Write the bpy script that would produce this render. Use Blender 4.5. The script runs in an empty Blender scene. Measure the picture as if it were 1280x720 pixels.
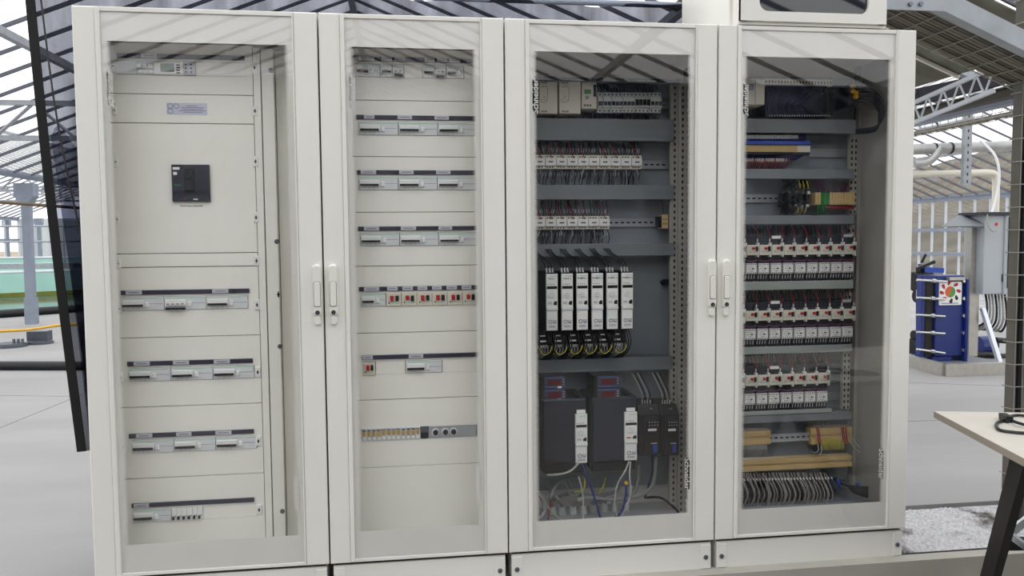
import bpy, math, random
from mathutils import Vector, Matrix
random.seed(7)
sc = bpy.context.scene
COL = sc.collection

# ------------------------------------------------------------------ camera
FPX = 1000.0
CAM = Vector((1.0706, -2.8781, 1.281)); PITCH, YAW, ROLL = 0.0619, 0.138, -0.0084
_f = Vector((math.sin(YAW)*math.cos(PITCH), math.cos(YAW)*math.cos(PITCH), -math.sin(PITCH)))
_r0 = Vector((math.cos(YAW), -math.sin(YAW), 0)); _u0 = _r0.cross(_f)
_r = math.cos(ROLL)*_r0 + math.sin(ROLL)*_u0; _u = -math.sin(ROLL)*_r0 + math.cos(ROLL)*_u0
cd = bpy.data.cameras.new('camera'); cam = bpy.data.objects.new('camera', cd); COL.objects.link(cam)
cd.sensor_width = 36.0; cd.lens = 36.0*FPX/1280; cd.clip_start = 0.05; cd.clip_end = 500
M = Matrix((_r, _u, -_f)).transposed().to_4x4(); M.translation = CAM; cam.matrix_world = M
sc.camera = cam
# ------------------------------------------------------------------ sky and exposure
w = bpy.data.worlds.new('overcast_sky'); sc.world = w; w.use_nodes = True
nt = w.node_tree; bg = nt.nodes['Background']
tc = nt.nodes.new('ShaderNodeTexCoord'); nz = nt.nodes.new('ShaderNodeTexNoise'); rp = nt.nodes.new('ShaderNodeValToRGB')
nz.inputs['Scale'].default_value = 2.2; nz.inputs['Detail'].default_value = 5
rp.color_ramp.elements[0].position = .35; rp.color_ramp.elements[0].color = (.90, .92, .98, 1)
rp.color_ramp.elements[1].position = .7; rp.color_ramp.elements[1].color = (1, 1, 1, 1)
nt.links.new(tc.outputs['Generated'], nz.inputs['Vector']); nt.links.new(nz.outputs['Fac'], rp.inputs['Fac'])
nt.links.new(rp.outputs['Color'], bg.inputs['Color']); bg.inputs['Strength'].default_value = 2.4
vs = sc.view_settings; vs.view_transform = 'Standard'; vs.look = 'None'; vs.gamma = 1.0; vs.exposure = -0.05
vs.use_curve_mapping = False
sc.cycles.transparent_max_bounces = 24

# ------------------------------------------------------------------ helpers
def ray(px, py): return (px-640)/FPX*_r - (py-360)/FPX*_u + _f
def at(px, py, Y):
    d = ray(px, py); return CAM + d*((Y-CAM.y)/d.y)
def atz(px, py, Z):
    d = ray(px, py); return CAM + d*((Z-CAM.z)/d.z)
def atx(px, py, X):
    d = ray(px, py); return CAM + d*((X-CAM.x)/d.x)
def lin(c):
    c /= 255.0
    return c/12.92 if c <= .04045 else ((c+.055)/1.055)**2.4
def rgb(r, g, b): return (lin(r), lin(g), lin(b), 1)

class MB:
    def __init__(s): s.v = []; s.f = []
    def box(s, x0, y0, z0, x1, y1, z1, c=0.0):
        if x0 > x1: x0, x1 = x1, x0
        if y0 > y1: y0, y1 = y1, y0
        if z0 > z1: z0, z1 = z1, z0
        n = len(s.v)
        if c <= 0:
            s.v += [(x0,y0,z0),(x1,y0,z0),(x1,y1,z0),(x0,y1,z0),(x0,y0,z1),(x1,y0,z1),(x1,y1,z1),(x0,y1,z1)]
            s.f += [tuple(n+i for i in q) for q in ((0,3,2,1),(4,5,6,7),(0,1,5,4),(1,2,6,5),(2,3,7,6),(3,0,4,7))]
        else:                                     # the front (-Y) edges chamfered
            for (y, i) in ((y1, 0), (y0+c, 0), (y0, c)):
                s.v += [(x0+i,y,z0+i),(x1-i,y,z0+i),(x1-i,y,z1-i),(x0+i,y,z1-i)]
            s.f.append((n, n+3, n+2, n+1)); s.f.append((n+8, n+9, n+10, n+11))
            for k in (0, 4):
                for i in range(4):
                    j = (i+1) % 4; s.f.append((n+k+i, n+k+j, n+k+4+j, n+k+4+i))
        return s
    def prism(s, pts, y0, y1, c=0.0):             # polygon in XZ (counter-clockwise seen from -Y), front at y0
        n = len(s.v); m = len(pts); rings = [(y1, 1.0), (y0, 1.0)]
        cx = sum(p[0] for p in pts)/m; cz = sum(p[1] for p in pts)/m
        R = max(math.hypot(p[0]-cx, p[1]-cz) for p in pts)
        if c > 0: rings = [(y1, 0), (y0+c, 0), (y0, c)]
        else: rings = [(y1, 0), (y0, 0)]
        for y, i in rings:
            for p in pts:
                d = math.hypot(p[0]-cx, p[1]-cz) or 1
                k = max(0, (d-i)/d); s.v.append((cx+(p[0]-cx)*k, y, cz+(p[1]-cz)*k))
        s.f.append(tuple(n+i for i in reversed(range(m)))); L = (len(rings)-1)*m
        s.f.append(tuple(n+L+i for i in range(m)))
        for k in range(len(rings)-1):
            for i in range(m):
                j = (i+1) % m; s.f.append((n+k*m+i, n+k*m+j, n+(k+1)*m+j, n+(k+1)*m+i))
        return s
    def extr(s, pts, axis, a0, a1):               # polygon extruded along x or z
        n = len(s.v); m = len(pts)
        for a in (a0, a1):
            for p in pts:
                s.v.append((a, p[0], p[1]) if axis == 'x' else ((p[0], p[1], a) if axis == 'z' else (p[0], a, p[1])))
        s.f.append(tuple(n+i for i in range(m))); s.f.append(tuple(n+m+i for i in reversed(range(m))))
        for i in range(m):
            j = (i+1) % m; s.f.append((n+i, n+m+i, n+m+j, n+j))
        return s
    def cyl(s, p, q, r0, r1=None, n=12):
        r1 = r0 if r1 is None else r1
        p = Vector(p); q = Vector(q); d = (q-p).normalized()
        a = d.orthogonal().normalized(); b = d.cross(a); k = len(s.v)
        for c, r in ((p, r0), (q, r1)):
            for i in range(n):
                t = 2*math.pi*i/n; s.v.append(tuple(c + a*(r*math.cos(t)) + b*(r*math.sin(t))))
        s.f.append(tuple(k+i for i in reversed(range(n)))); s.f.append(tuple(k+n+i for i in range(n)))
        for i in range(n):
            j = (i+1) % n; s.f.append((k+i, k+j, k+n+j, k+n+i))
        return s
    def tube(s, pts, r, n=6, sub=4):
        P = [Vector(p) for p in pts]
        if len(P) > 2 and sub > 1:
            Q = []
            for i in range(len(P)-1):
                p0 = P[max(i-1, 0)]; p1 = P[i]; p2 = P[i+1]; p3 = P[min(i+2, len(P)-1)]
                for k in range(sub):
                    t = k/sub
                    Q.append(.5*((2*p1) + (p2-p0)*t + (2*p0-5*p1+4*p2-p3)*t*t + (3*p1-p0-3*p2+p3)*t**3))
            Q.append(P[-1]); P = Q
        k = len(s.v); a = None
        for i, p in enumerate(P):
            d = (P[min(i+1, len(P)-1)] - P[max(i-1, 0)]).normalized()
            if a is None: a = d.orthogonal().normalized()
            else:
                a = a - d*a.dot(d)
                a = a.normalized() if a.length > 1e-6 else d.orthogonal().normalized()
            b = d.cross(a)
            for j in range(n):
                t = 2*math.pi*j/n; s.v.append(tuple(p + a*(r*math.cos(t)) + b*(r*math.sin(t))))
        m = len(P)
        for i in range(m-1):
            for j in range(n):
                q = (j+1) % n; s.f.append((k+i*n+j, k+i*n+q, k+(i+1)*n+q, k+(i+1)*n+j))
        s.f.append(tuple(k+j for j in reversed(range(n)))); s.f.append(tuple(k+(m-1)*n+j for j in range(n)))
        return s
    def bar(s, p, q, wd, ht, up=(0, 0, 1)):       # rectangular bar between two points
        p = Vector(p); q = Vector(q); d = (q-p).normalized(); up = Vector(up)
        sd = d.cross(up)
        sd = sd.normalized() if sd.length > 1e-6 else d.orthogonal().normalized()
        u = sd.cross(d); n = len(s.v)
        for c in (p, q):
            for a, b in ((-1,-1),(1,-1),(1,1),(-1,1)): s.v.append(tuple(c + sd*(a*wd/2) + u*(b*ht/2)))
        s.f += [tuple(n+i for i in t) for t in ((0,1,2,3),(7,6,5,4),(0,4,5,1),(1,5,6,2),(2,6,7,3),(3,7,4,0))]
        return s
    def mesh(s, name, mat=None, smooth=False):
        me = bpy.data.meshes.new(name); me.from_pydata(s.v, [], s.f)
        if mat: me.materials.append(mat)
        if smooth:
            me.polygons.foreach_set('use_smooth', [True]*len(me.polygons))
            try: me.set_sharp_from_angle(angle=math.radians(40))
            except Exception: pass
        me.update(); return me

def link(name, data, parent=None, loc=(0, 0, 0)):
    o = bpy.data.objects.new(name, data); COL.objects.link(o)
    o.parent = parent; o.location = loc; return o
def tag(o, label, cat, group=None, kind=None):
    if label: o['label'] = label
    if cat: o['category'] = cat
    if group: o['group'] = group
    if kind: o['kind'] = kind
    return o
def thing(name, loc, label, cat, group=None):
    return tag(link(name, None, None, loc), label, cat, group)
CACHE = {}
def part(name, parent, mat, fn, key=None, smooth=False, loc=(0, 0, 0), label=None, kind=None):
    me = CACHE.get((key, mat.name)) if key else None
    if me is None:
        mb = MB(); fn(mb); me = mb.mesh(name, mat, smooth)
        if key: CACHE[(key, mat.name)] = me
    o = link(name, me, parent, loc)
    if label: o['label'] = label
    if kind: o['kind'] = kind
    return o
def solo(name, mat, fn, label, cat, group=None, kind=None, smooth=False, loc=(0, 0, 0)):
    mb = MB(); fn(mb); return tag(link(name, mb.mesh(name, mat, smooth), None, loc), label, cat, group, kind)
def struct(name, mat, fn, label=None):
    mb = MB(); fn(mb); o = link(name, mb.mesh(name, mat)); o['kind'] = 'structure'
    if label: o['label'] = label
    return o
TXT = {}
def text_mesh(s, size):
    if (s, size) not in TXT:
        c = bpy.data.curves.new('lettering', 'FONT'); c.body = s; c.size = size; c.align_x = 'CENTER'; c.align_y = 'CENTER'
        c.extrude = 0.0002; c.resolution_u = 2; c.offset = size*.012
        o = bpy.data.objects.new('lettering', c); COL.objects.link(o)
        dg = bpy.context.evaluated_depsgraph_get(); me = bpy.data.meshes.new_from_object(o.evaluated_get(dg))
        bpy.data.objects.remove(o); bpy.data.curves.remove(c); TXT[(s, size)] = me
    return TXT[(s, size)]
def lettering(s, size, parent, loc, mat, rot=0.0, name='lettering'):   # faces -Y, turned by rot in its plane
    me = text_mesh(s, size).copy(); me.materials.clear(); me.materials.append(mat)
    o = link(name, me, parent, loc)
    o.rotation_euler = (Matrix.Rotation(math.pi/2, 3, 'X') @ Matrix.Rotation(rot, 3, 'Z')).to_euler()
    return o
ORD = ['first','second','third','fourth','fifth','sixth','seventh','eighth','ninth','tenth','eleventh','twelfth']
def rrect(x0, z0, x1, z1, r, n=5):
    pts = []
    for cx, cz, a in ((x1-r, z0+r, -90), (x1-r, z1-r, 0), (x0+r, z1-r, 90), (x0+r, z0+r, 180)):
        for i in range(n+1):
            t = math.radians(a + 90*i/n); pts.append((cx+r*math.cos(t), cz+r*math.sin(t)))
    return pts
def circ(cx, cz, r, n=14): return [(cx+r*math.cos(2*math.pi*i/n), cz+r*math.sin(2*math.pi*i/n)) for i in range(n)]

# ------------------------------------------------------------------ materials
def pmat(name, col, rough=.5, metal=0.0, var=0.0, scale=8.0, bump=0.0, bscale=200.0, coat=0.0, spec=.5, stretch=None):
    m = bpy.data.materials.new(name); m.use_nodes = True; t = m.node_tree; b = t.nodes['Principled BSDF']
    b.inputs['Roughness'].default_value = rough; b.inputs['Metallic'].default_value = metal
    b.inputs['Base Color'].default_value = col; b.inputs['Specular IOR Level'].default_value = spec
    if coat: b.inputs['Coat Weight'].default_value = coat; b.inputs['Coat Roughness'].default_value = .03
    c = t.nodes.new('ShaderNodeTexCoord'); src = c.outputs['Object']
    if stretch:
        mp = t.nodes.new('ShaderNodeMapping'); mp.inputs['Scale'].default_value = stretch
        t.links.new(src, mp.inputs['Vector']); src = mp.outputs['Vector']
    n = t.nodes.new('ShaderNodeTexNoise'); n.inputs['Scale'].default_value = scale; n.inputs['Detail'].default_value = 5
    t.links.new(src, n.inputs['Vector'])
    r = t.nodes.new('ShaderNodeValToRGB'); v = max(var, .02)
    r.color_ramp.elements[0].position = .3; r.color_ramp.elements[1].position = .7
    r.color_ramp.elements[0].color = tuple(x*(1-v) for x in col[:3])+(1,)
    r.color_ramp.elements[1].color = tuple(min(1, x*(1+v)) for x in col[:3])+(1,)
    t.links.new(n.outputs['Fac'], r.inputs['Fac']); t.links.new(r.outputs['Color'], b.inputs['Base Color'])
    if bump:
        n2 = t.nodes.new('ShaderNodeTexNoise'); n2.inputs['Scale'].default_value = bscale
        t.links.new(src, n2.inputs['Vector'])
        bp = t.nodes.new('ShaderNodeBump'); bp.inputs['Strength'].default_value = bump; bp.inputs['Distance'].default_value = .002
        t.links.new(n2.outputs['Fac'], bp.inputs['Height']); t.links.new(bp.outputs['Normal'], b.inputs['Normal'])
    return m
def glassmat(name, tint=(1, 1, 1, 1), ior=1.5, rough=0.0):
    m = bpy.data.materials.new(name); m.use_nodes = True; t = m.node_tree; t.nodes.remove(t.nodes['Principled BSDF'])
    out = t.nodes['Material Output']; tr = t.nodes.new('ShaderNodeBsdfTransparent'); gl = t.nodes.new('ShaderNodeBsdfGlossy')
    fr = t.nodes.new('ShaderNodeFresnel'); mx = t.nodes.new('ShaderNodeMixShader')
    tr.inputs['Color'].default_value = tint; gl.inputs['Roughness'].default_value = rough; 
    ge = t.nodes.new('ShaderNodeNewGeometry'); mr = t.nodes.new('ShaderNodeMapRange')      # same reflectance on both faces of the sheet
    mr.inputs['To Min'].default_value = ior; mr.inputs['To Max'].default_value = 1/ior
    t.links.new(ge.outputs['Backfacing'], mr.inputs['Value']); t.links.new(mr.outputs[0], fr.inputs['IOR'])
    t.links.new(fr.outputs['Fac'], mx.inputs['Fac']); t.links.new(tr.outputs[0], mx.inputs[1]); t.links.new(gl.outputs[0], mx.inputs[2])
    t.links.new(mx.outputs[0], out.inputs['Surface']); return m
def netmat(name, col, cover, tint, scale=900.0):
    m = bpy.data.materials.new(name); m.use_nodes = True; t = m.node_tree; t.nodes.remove(t.nodes['Principled BSDF'])
    out = t.nodes['Material Output']; tr = t.nodes.new('ShaderNodeBsdfTransparent'); df = t.nodes.new('ShaderNodeBsdfDiffuse')
    mx = t.nodes.new('ShaderNodeMixShader'); c = t.nodes.new('ShaderNodeTexCoord'); n = t.nodes.new('ShaderNodeTexNoise')
    mr = t.nodes.new('ShaderNodeMapRange'); tr.inputs['Color'].default_value = tint; df.inputs['Color'].default_value = col
    mp = t.nodes.new('ShaderNodeMapping'); mp.inputs['Scale'].default_value = (1, 1, .25)
    n.inputs['Scale'].default_value = 7; n.inputs['Detail'].default_value = 4
    mr.inputs['From Min'].default_value = .3; mr.inputs['From Max'].default_value = .7
    mr.inputs['To Min'].default_value = cover-.1; mr.inputs['To Max'].default_value = cover+.1
    t.links.new(c.outputs['Object'], mp.inputs['Vector']); t.links.new(mp.outputs[0], n.inputs['Vector']); t.links.new(n.outputs['Fac'], mr.inputs['Value'])
    t.links.new(mr.outputs[0], mx.inputs['Fac']); t.links.new(tr.outputs[0], mx.inputs[1]); t.links.new(df.outputs[0], mx.inputs[2])
    t.links.new(mx.outputs[0], out.inputs['Surface']); return m
def fademat(name, col, flip):
    m = bpy.data.materials.new(name); m.use_nodes = True; t = m.node_tree; b = t.nodes['Principled BSDF']; out = t.nodes['Material Output']
    b.inputs['Base Color'].default_value = col; b.inputs['Roughness'].default_value = .5
    tr = t.nodes.new('ShaderNodeBsdfTransparent'); mx = t.nodes.new('ShaderNodeMixShader')
    c = t.nodes.new('ShaderNodeTexCoord'); sg = t.nodes.new('ShaderNodeSeparateXYZ'); so = t.nodes.new('ShaderNodeSeparateXYZ')
    t.links.new(c.outputs['Generated'], sg.inputs[0]); t.links.new(c.outputs['Object'], so.inputs[0])
    def mth(op, a, bb):
        n = t.nodes.new('ShaderNodeMath'); n.operation = op
        for i, q in enumerate((a, bb)):
            if isinstance(q, (int, float)): n.inputs[i].default_value = q
            elif q is not None: t.links.new(q, n.inputs[i])
        return n.outputs[0]
    st = mth('FRACT', mth('MULTIPLY', so.outputs['Z'], 1/.0045), None)          # comb of fine printed lines
    nn = t.nodes.new('ShaderNodeTexNoise'); nn.inputs['Scale'].default_value = 90
    t.links.new(c.outputs['Object'], nn.inputs['Vector'])
    th = mth('ADD', mth('MULTIPLY', st, .75), mth('MULTIPLY', nn.outputs['Fac'], .25))
    u = sg.outputs['X'] if flip else mth('SUBTRACT', 1.0, sg.outputs['X'])
    t.links.new(mth('GREATER_THAN', u, th), mx.inputs['Fac'])
    t.links.new(tr.outputs[0], mx.inputs[1]); t.links.new(b.outputs[0], mx.inputs[2]); t.links.new(mx.outputs[0], out.inputs['Surface']); return m

PAINT = pmat('cabinet_paint', rgb(229, 227, 220), .42, var=.015, scale=3, bump=.05, bscale=900)
COVER = pmat('cover_plate_paint', rgb(247, 245, 236), .45, var=.02, scale=4)
PRINTC = rgb(230, 228, 221)
PRINT = pmat('glass_border_print', PRINTC, .5, var=.02)
FADEL = fademat('glass_fade_print_left', PRINTC, False); FADER = fademat('glass_fade_print_right', PRINTC, True)
GLASS = glassmat('door_glass', (.985, .985, .985, 1), 1.5)
GAP = pmat('dark_gap', rgb(60, 50, 40), .8)
GALV = pmat('galvanised_plate', rgb(150, 157, 164), .42, .2, var=.12, scale=6)
STEEL = pmat('galvanised_steel', rgb(160, 165, 170), .45, .5, var=.12, scale=10)
ALU = pmat('bare_aluminium', rgb(200, 204, 210), .35, .7, var=.06)
DUCT = pmat('grey_pvc', rgb(122, 127, 131), .5, var=.03)
UPR = pmat('zinc_upright', rgb(180, 178, 168), .5, .2, var=.06)
WHITEP = pmat('white_plastic', rgb(240, 240, 236), .4)
LIGHTG = pmat('light_grey_plastic', rgb(222, 225, 226), .4)
CREAM = pmat('cream_plastic', rgb(224, 219, 204), .45)
BEIGE = pmat('beige_terminal', rgb(206, 178, 124), .5, var=.08, scale=60)
BLACK = pmat('black_plastic', rgb(24, 24, 27), .45)
DARK = pmat('slate_plastic', rgb(44, 47, 58), .5)
NAVY = pmat('navy_print', rgb(58, 58, 74), .45)
TAGM = pmat('tag_paper', rgb(196, 198, 206), .6)
INK = pmat('ink', rgb(40, 42, 50), .6)
INKL = pmat('pale_ink', rgb(120, 125, 145), .6)
RED = pmat('red_plastic', rgb(190, 30, 34), .4)
REDW = pmat('red_wire', rgb(150, 32, 44), .5)
PURP = pmat('purple_wire', rgb(110, 40, 90), .5)
GREEN = pmat('green_plastic', rgb(40, 130, 60), .5)
GRNL = pmat('pale_green_line', rgb(150, 205, 175), .5)
LCD = pmat('lcd_grey', rgb(125, 140, 130), .2)
LCDG = pmat('lcd_green', rgb(90, 150, 95), .2)
WBLK = pmat('black_wire', rgb(26, 26, 30), .5)
WBLU = pmat('blue_wire', rgb(34, 46, 110), .5)
WDBL = pmat('dark_blue_wire', rgb(30, 34, 66), .5)
WGRY = pmat('grey_cable', rgb(165, 165, 160), .55)
WWHT = pmat('white_ferrule', rgb(215, 215, 215), .5)
WYEL = pmat('yellow_green_wire', rgb(190, 180, 50), .5)
YEL = pmat('yellow_plastic', rgb(225, 175, 40), .45)
BLUEP = pmat('blue_plastic', rgb(48, 78, 168), .45)
COPPER = pmat('fuse_amber', rgb(196, 158, 80), .3, .2)
SILV = pmat('zinc_screw', rgb(120, 126, 135), .35, .8)

# ------------------------------------------------------------------ setting: floor
CONC = pmat('concrete', rgb(150, 148, 147), .75, var=.10, scale=.9, bump=.2, bscale=30, stretch=(.6, 1.6, 1))
CONCF = pmat('concrete_curb', rgb(168, 164, 155), .85, var=.12, scale=3, bump=.3, bscale=60)
SOIL = pmat('outside_soil', rgb(150, 132, 108), .9, var=.2, scale=.3)
def floor_slab(name, x0, y0, x1, y1, z0, z1, mat): return struct(name, mat, lambda m: m.box(x0, y0, z0, x1, y1, z1))
floor_slab('floor', -15.2, .55, 16.2, 36, -.3, 0, CONC)
floor_slab('floor_left', -15.2, .02, 3.035, .55, -.3, 0, CONC)
floor_slab('floor_curb', -15.2, -.045, 16.2, .02, -.3, 0, CONCF)
CONCD = pmat('darkened_concrete', rgb(122, 118, 112), .85, var=.15, scale=1.5, bump=.3, bscale=40)  # front floor colour darkened to dim its reflection in the doors
floor_slab('floor_front', -15.2, -14, 16.2, -.045, -.5, -.12, CONCD)
floor_slab('floor_trench', 3.035, .02, 16.2, .55, -.3, -.06, CONCF)
JNT = pmat('joint_grey', rgb(96, 92, 90), .9)  # dark grey of the lines between floor slabs
fl_ = bpy.data.objects['floor']
for (p0, p1) in (((-20, 543), (110, 490)), ((-20, 494), (120, 496)), ((1120, 527), (1300, 522)), ((1130, 478), (1300, 484))):
    a = atz(*p0, 0.0003); b = atz(*p1, 0.0003)
    part('slab_joint', fl_, JNT, lambda m: m.bar(a, b, .007, .001))
floor_slab('ground_outside', -150, -60, 150, 150, -.9, -.31, SOIL)
# worn aggregate in the trench beside the cabinets
def agg(m):
    nx, ny = 220, 80; x0, x1, y0, y1 = 3.04, 4.6, .022, .52; n0 = len(m.v)
    rnd = random.Random(3)
    for j in range(ny+1):
        for i in range(nx+1):
            x = x0+(x1-x0)*i/nx; y = y0+(y1-y0)*j/ny
            e = 0 if j in (0, ny) or i in (0, nx) else 1
            h = .004*math.sin(x*9+1)*math.sin(y*17) + .0045*rnd.uniform(-1, 1) + .002*math.sin(x*41+y*23)
            m.v.append((x, y, -.010 + e*h))
    for j in range(ny):
        for i in range(nx):
            a = n0+j*(nx+1)+i; m.f.append((a, a+1, a+nx+2, a+nx+1))
    k = len(m.v)                                   # sides so that the bed is a solid body
    for x, y in ((x0, y0), (x1, y0), (x1, y1), (x0, y1)): m.v.append((x, y, -.06))
    m.f.append((k, k+3, k+2, k+1))
    edges = [(n0, n0+nx, k, k+1), (n0+nx, n0+ny*(nx+1)+nx, k+1, k+2), (n0+ny*(nx+1)+nx, n0+ny*(nx+1), k+2, k+3), (n0+ny*(nx+1), n0, k+3, k)]
    for a, b, c, d in edges: m.f.append((a, c, d, b))
AGG = bpy.data.materials.new('wet_aggregate'); AGG.use_nodes = True
_t = AGG.node_tree; _b = _t.nodes['Principled BSDF']; _c = _t.nodes.new('ShaderNodeTexCoord')
_n1 = _t.nodes.new('ShaderNodeTexNoise'); _n1.inputs['Scale'].default_value = 5; _n1.inputs['Detail'].default_value = 6
_n2 = _t.nodes.new('ShaderNodeTexVoronoi'); _n2.inputs['Scale'].default_value = 70
_r1 = _t.nodes.new('ShaderNodeValToRGB'); _r1.color_ramp.elements[0].position = .36; _r1.color_ramp.elements[0].color = rgb(90, 84, 80)
_r1.color_ramp.elements[1].position = .47; _r1.color_ramp.elements[1].color = rgb(205, 204, 206)
_mx = _t.nodes.new('ShaderNodeMixRGB'); _mx.blend_type = 'MULTIPLY'; _mx.inputs[0].default_value = .35
_t.links.new(_c.outputs['Object'], _n1.inputs['Vector']); _t.links.new(_c.outputs['Object'], _n2.inputs['Vector'])
_t.links.new(_n1.outputs['Fac'], _r1.inputs['Fac']); _t.links.new(_r1.outputs['Color'], _mx.inputs[1]); _t.links.new(_n2.outputs['Distance'], _mx.inputs[2])
_t.links.new(_mx.outputs[0], _b.inputs['Base Color']); _b.inputs['Roughness'].default_value = .35
solo('aggregate_bed', AGG, agg, 'rough pale aggregate with dark wet patches in the trench by the cabinets', 'gravel', kind='stuff')
solo('trench_liner', BLACK, lambda m: m.box(3.04, .016, -.055, 4.6, .022, .004), 'thin black liner edge along the concrete curb', 'liner')

# ------------------------------------------------------------------ setting: glass roof, ridges run along Y
BARM = pmat('glazing_bar', rgb(92, 94, 104), .5, .2)
ROOFG = glassmat('roof_glass', (.975, .975, .97, 1), 1.3, .02)
WHITEST = pmat('white_coated_steel', rgb(205, 210, 216), .45, .1, var=.05)
GREYST = pmat('blue_grey_steel', rgb(138, 146, 160), .5, .25, var=.08)
RZ, EZ, SPAN, PIT = 4.38, 2.30, 5.2, .565
def roof(name, ridge, ylo, yhi, ymid0, ymid1):
    root = link(name, None); root['kind'] = 'structure'
    sl = math.atan2(RZ-EZ, SPAN)
    for s in (-1, 1):
        def barf(m): m.bar((ridge, 0, RZ), (ridge+s*SPAN, 0, EZ), .022, .036)
        def panef(m):
            a = (ridge, RZ+.012); b = (ridge+s*SPAN, EZ+.012); n = len(m.v)
            m.v += [(a[0], .016, a[1]), (b[0], .016, b[1]), (b[0], PIT-.016, b[1]), (a[0], PIT-.016, a[1])]
            m.v += [(x, y, z+.004) for x, y, z in m.v[n:n+4]]
            m.f += [tuple(n+i for i in q) for q in ((0,3,2,1),(4,5,6,7),(0,1,5,4),(1,2,6,5),(2,3,7,6),(3,0,4,7))]
        far_b = MB(); far_p = MB(); k0 = int(math.floor((ylo-4.97)/PIT)); k1 = int((yhi-4.97)/PIT)
        for k in range(k0, k1+1):
            y = 4.97+k*PIT
            if ymid0 <= y <= ymid1:
                part('glazing_bar', root, BARM, barf, (name, 'b', s), loc=(0, y, 0))
                part('pane', root, ROOFG, panef, (name, 'p', s), loc=(0, y, 0))
            else:
                for mb, fn in ((far_b, barf), (far_p, panef)):
                    n = len(mb.v); fn(mb)
                    mb.v[n:] = [(a, b+y, c) for a, b, c in mb.v[n:]]
        for nm, mb, mt in (('glazing_bar', far_b, BARM), ('pane', far_p, ROOFG)):
            if mb.v: o = link(nm, mb.mesh(nm, mt), root); o['kind'] = 'stuff'
        part('purlin', root, STEEL, lambda m: m.bar((ridge+s*2.9, ylo, RZ-.4*2.9-.07), (ridge+s*2.9, yhi, RZ-.4*2.9-.07), .07, .07))
    part('ridge_bar', root, STEEL, lambda m: m.bar((ridge, ylo, RZ), (ridge, yhi, RZ), .08, .1))
    return root
roof('ceiling', .5, -14, 34, -6, 20)
roof('ceiling_right', 10.9, -14, 34, 1, 18)
roof('ceiling_left', -9.9, -14, 34, 5, 24)
def gutter(name, x): return struct(name, GREYST, lambda m: m.extr([(x-.08, EZ+.05), (x-.08, EZ+.02), (x-.05, EZ-.03), (x+.05, EZ-.03), (x+.08, EZ+.02), (x+.08, EZ+.05), (x+.04, EZ-.015), (x-.04, EZ-.015)], 'y', -14, 34))
for i, x in enumerate((-4.7, 5.7, -15.1, 16.1)): gutter('trim_%d' % (i+1), x)

# ------------------------------------------------------------------ setting: greenhouse walls, columns, girders, hillside
WALLP = pmat('white_wall_panel', rgb(214, 218, 218), .6, var=.05)
def glass_wall(name, axis, c, a0, a1, ztop, rails, pit=PIT):
    root = link(name, None); root['kind'] = 'structure'
    n = int((a1-a0)/pit)
    def P(a, z): return (a, c, z) if axis == 'x' else (c, a, z)
    def mull(m): m.bar(P(0, 0), P(0, ztop), .06, .06, up=(1, 1, 0))
    def pane(m):
        if axis == 'x': m.box(.03, c+.004, 0, pit-.03, c+.008, ztop)
        else: m.box(c+.004, .03, 0, c+.008, pit-.03, ztop)
    for i in range(n+1):
        l = (a0+i*pit, 0, 0) if axis == 'x' else (0, a0+i*pit, 0)
        part('mullion', root, WHITEST, mull, (name, 'm'), loc=l)
        if i < n: part('pane', root, ROOFG, pane, (name, 'p'), loc=l)
    for z in rails: part('rail', root, GREYST, lambda m: m.bar(P(a0, z), P(a1, z), .09, .09))
    return root
glass_wall('wall_right', 'y', 16.1, 4, 34, 2.25, (.1, .75, 1.42, 2.25))
glass_wall('wall_front', 'x', -14, -15.1, 16.1, 2.25, (.1, 1.4, 2.25), 1.3)
glass_wall('wall_left', 'y', -15.1, 10, 34, 2.25, (.1, 1.4, 2.25), 1.2)
wb = struct('wall_back', WALLP, lambda m: m.box(-15.1, 34, 0, 16.1, 34.1, 2.3))
for i in range(52):
    part('panel_rib', wb, WHITEST, lambda m: m.box(0, 33.95, 0, .08, 34, 2.3), ('wb', 'rib'), loc=(-15.1+.6*i, 0, 0))

HILL = pmat('brown_hillside', rgb(84, 78, 66), .95, var=.35, scale=.5, bump=.5, bscale=6)
def hill(m):
    n0 = len(m.v); nx, ny = 24, 40; rnd = random.Random(5)
    for j in range(ny+1):
        for i in range(nx+1):
            x = 19+i*1.9; y = -10+j*2.2; h = -.5+ (i*.36) + .004*i*i + .25*math.sin(y*.3+i*.5) + rnd.uniform(-.15, .15)
            m.v.append((x, y, h if i else -.6))
    for j in range(ny):
        for i in range(nx):
            a = n0+j*(nx+1)+i; m.f.append((a, a+1, a+nx+2, a+nx+1))
struct('hillside', HILL, hill)
LEAF = pmat('leaf_green', rgb(86, 120, 52), .7, var=.35, scale=2); BARK = pmat('bark', rgb(90, 72, 55), .9, var=.2)
def tree(loc, r, h, label):
    t = thing('tree', loc, label, 'tree', 'trees on the hillside'); rnd = random.Random(int(loc[1]*10))
    part('trunk', t, BARK, lambda m: m.cyl((0, 0, -.5), (0, 0, h), .18, .1, 8))
    def crown(m):
        for _ in range(900):
            d = Vector((rnd.gauss(0, 1), rnd.gauss(0, 1), rnd.gauss(0, .8))).normalized()*r*rnd.uniform(.55, 1.0)
            c = Vector((0, 0, h)) + d; a = Vector((rnd.uniform(-1, 1), rnd.uniform(-1, 1), rnd.uniform(-1, 1))).normalized()*.32
            b = a.orthogonal().normalized()*.2; n = len(m.v)
            m.v += [tuple(c-a), tuple(c+b), tuple(c+a), tuple(c-b)]; m.f.append((n, n+1, n+2, n+3))
    part('foliage', t, LEAF, crown, kind='stuff')
tree((27, 24, 1.2), 1.3, 1.6, 'leafy green bush on the hillside right behind the glass wall')
tree((33, 31.5, 2.2), 2.0, 3.0, 'taller leafy tree further up the hillside')

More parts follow.
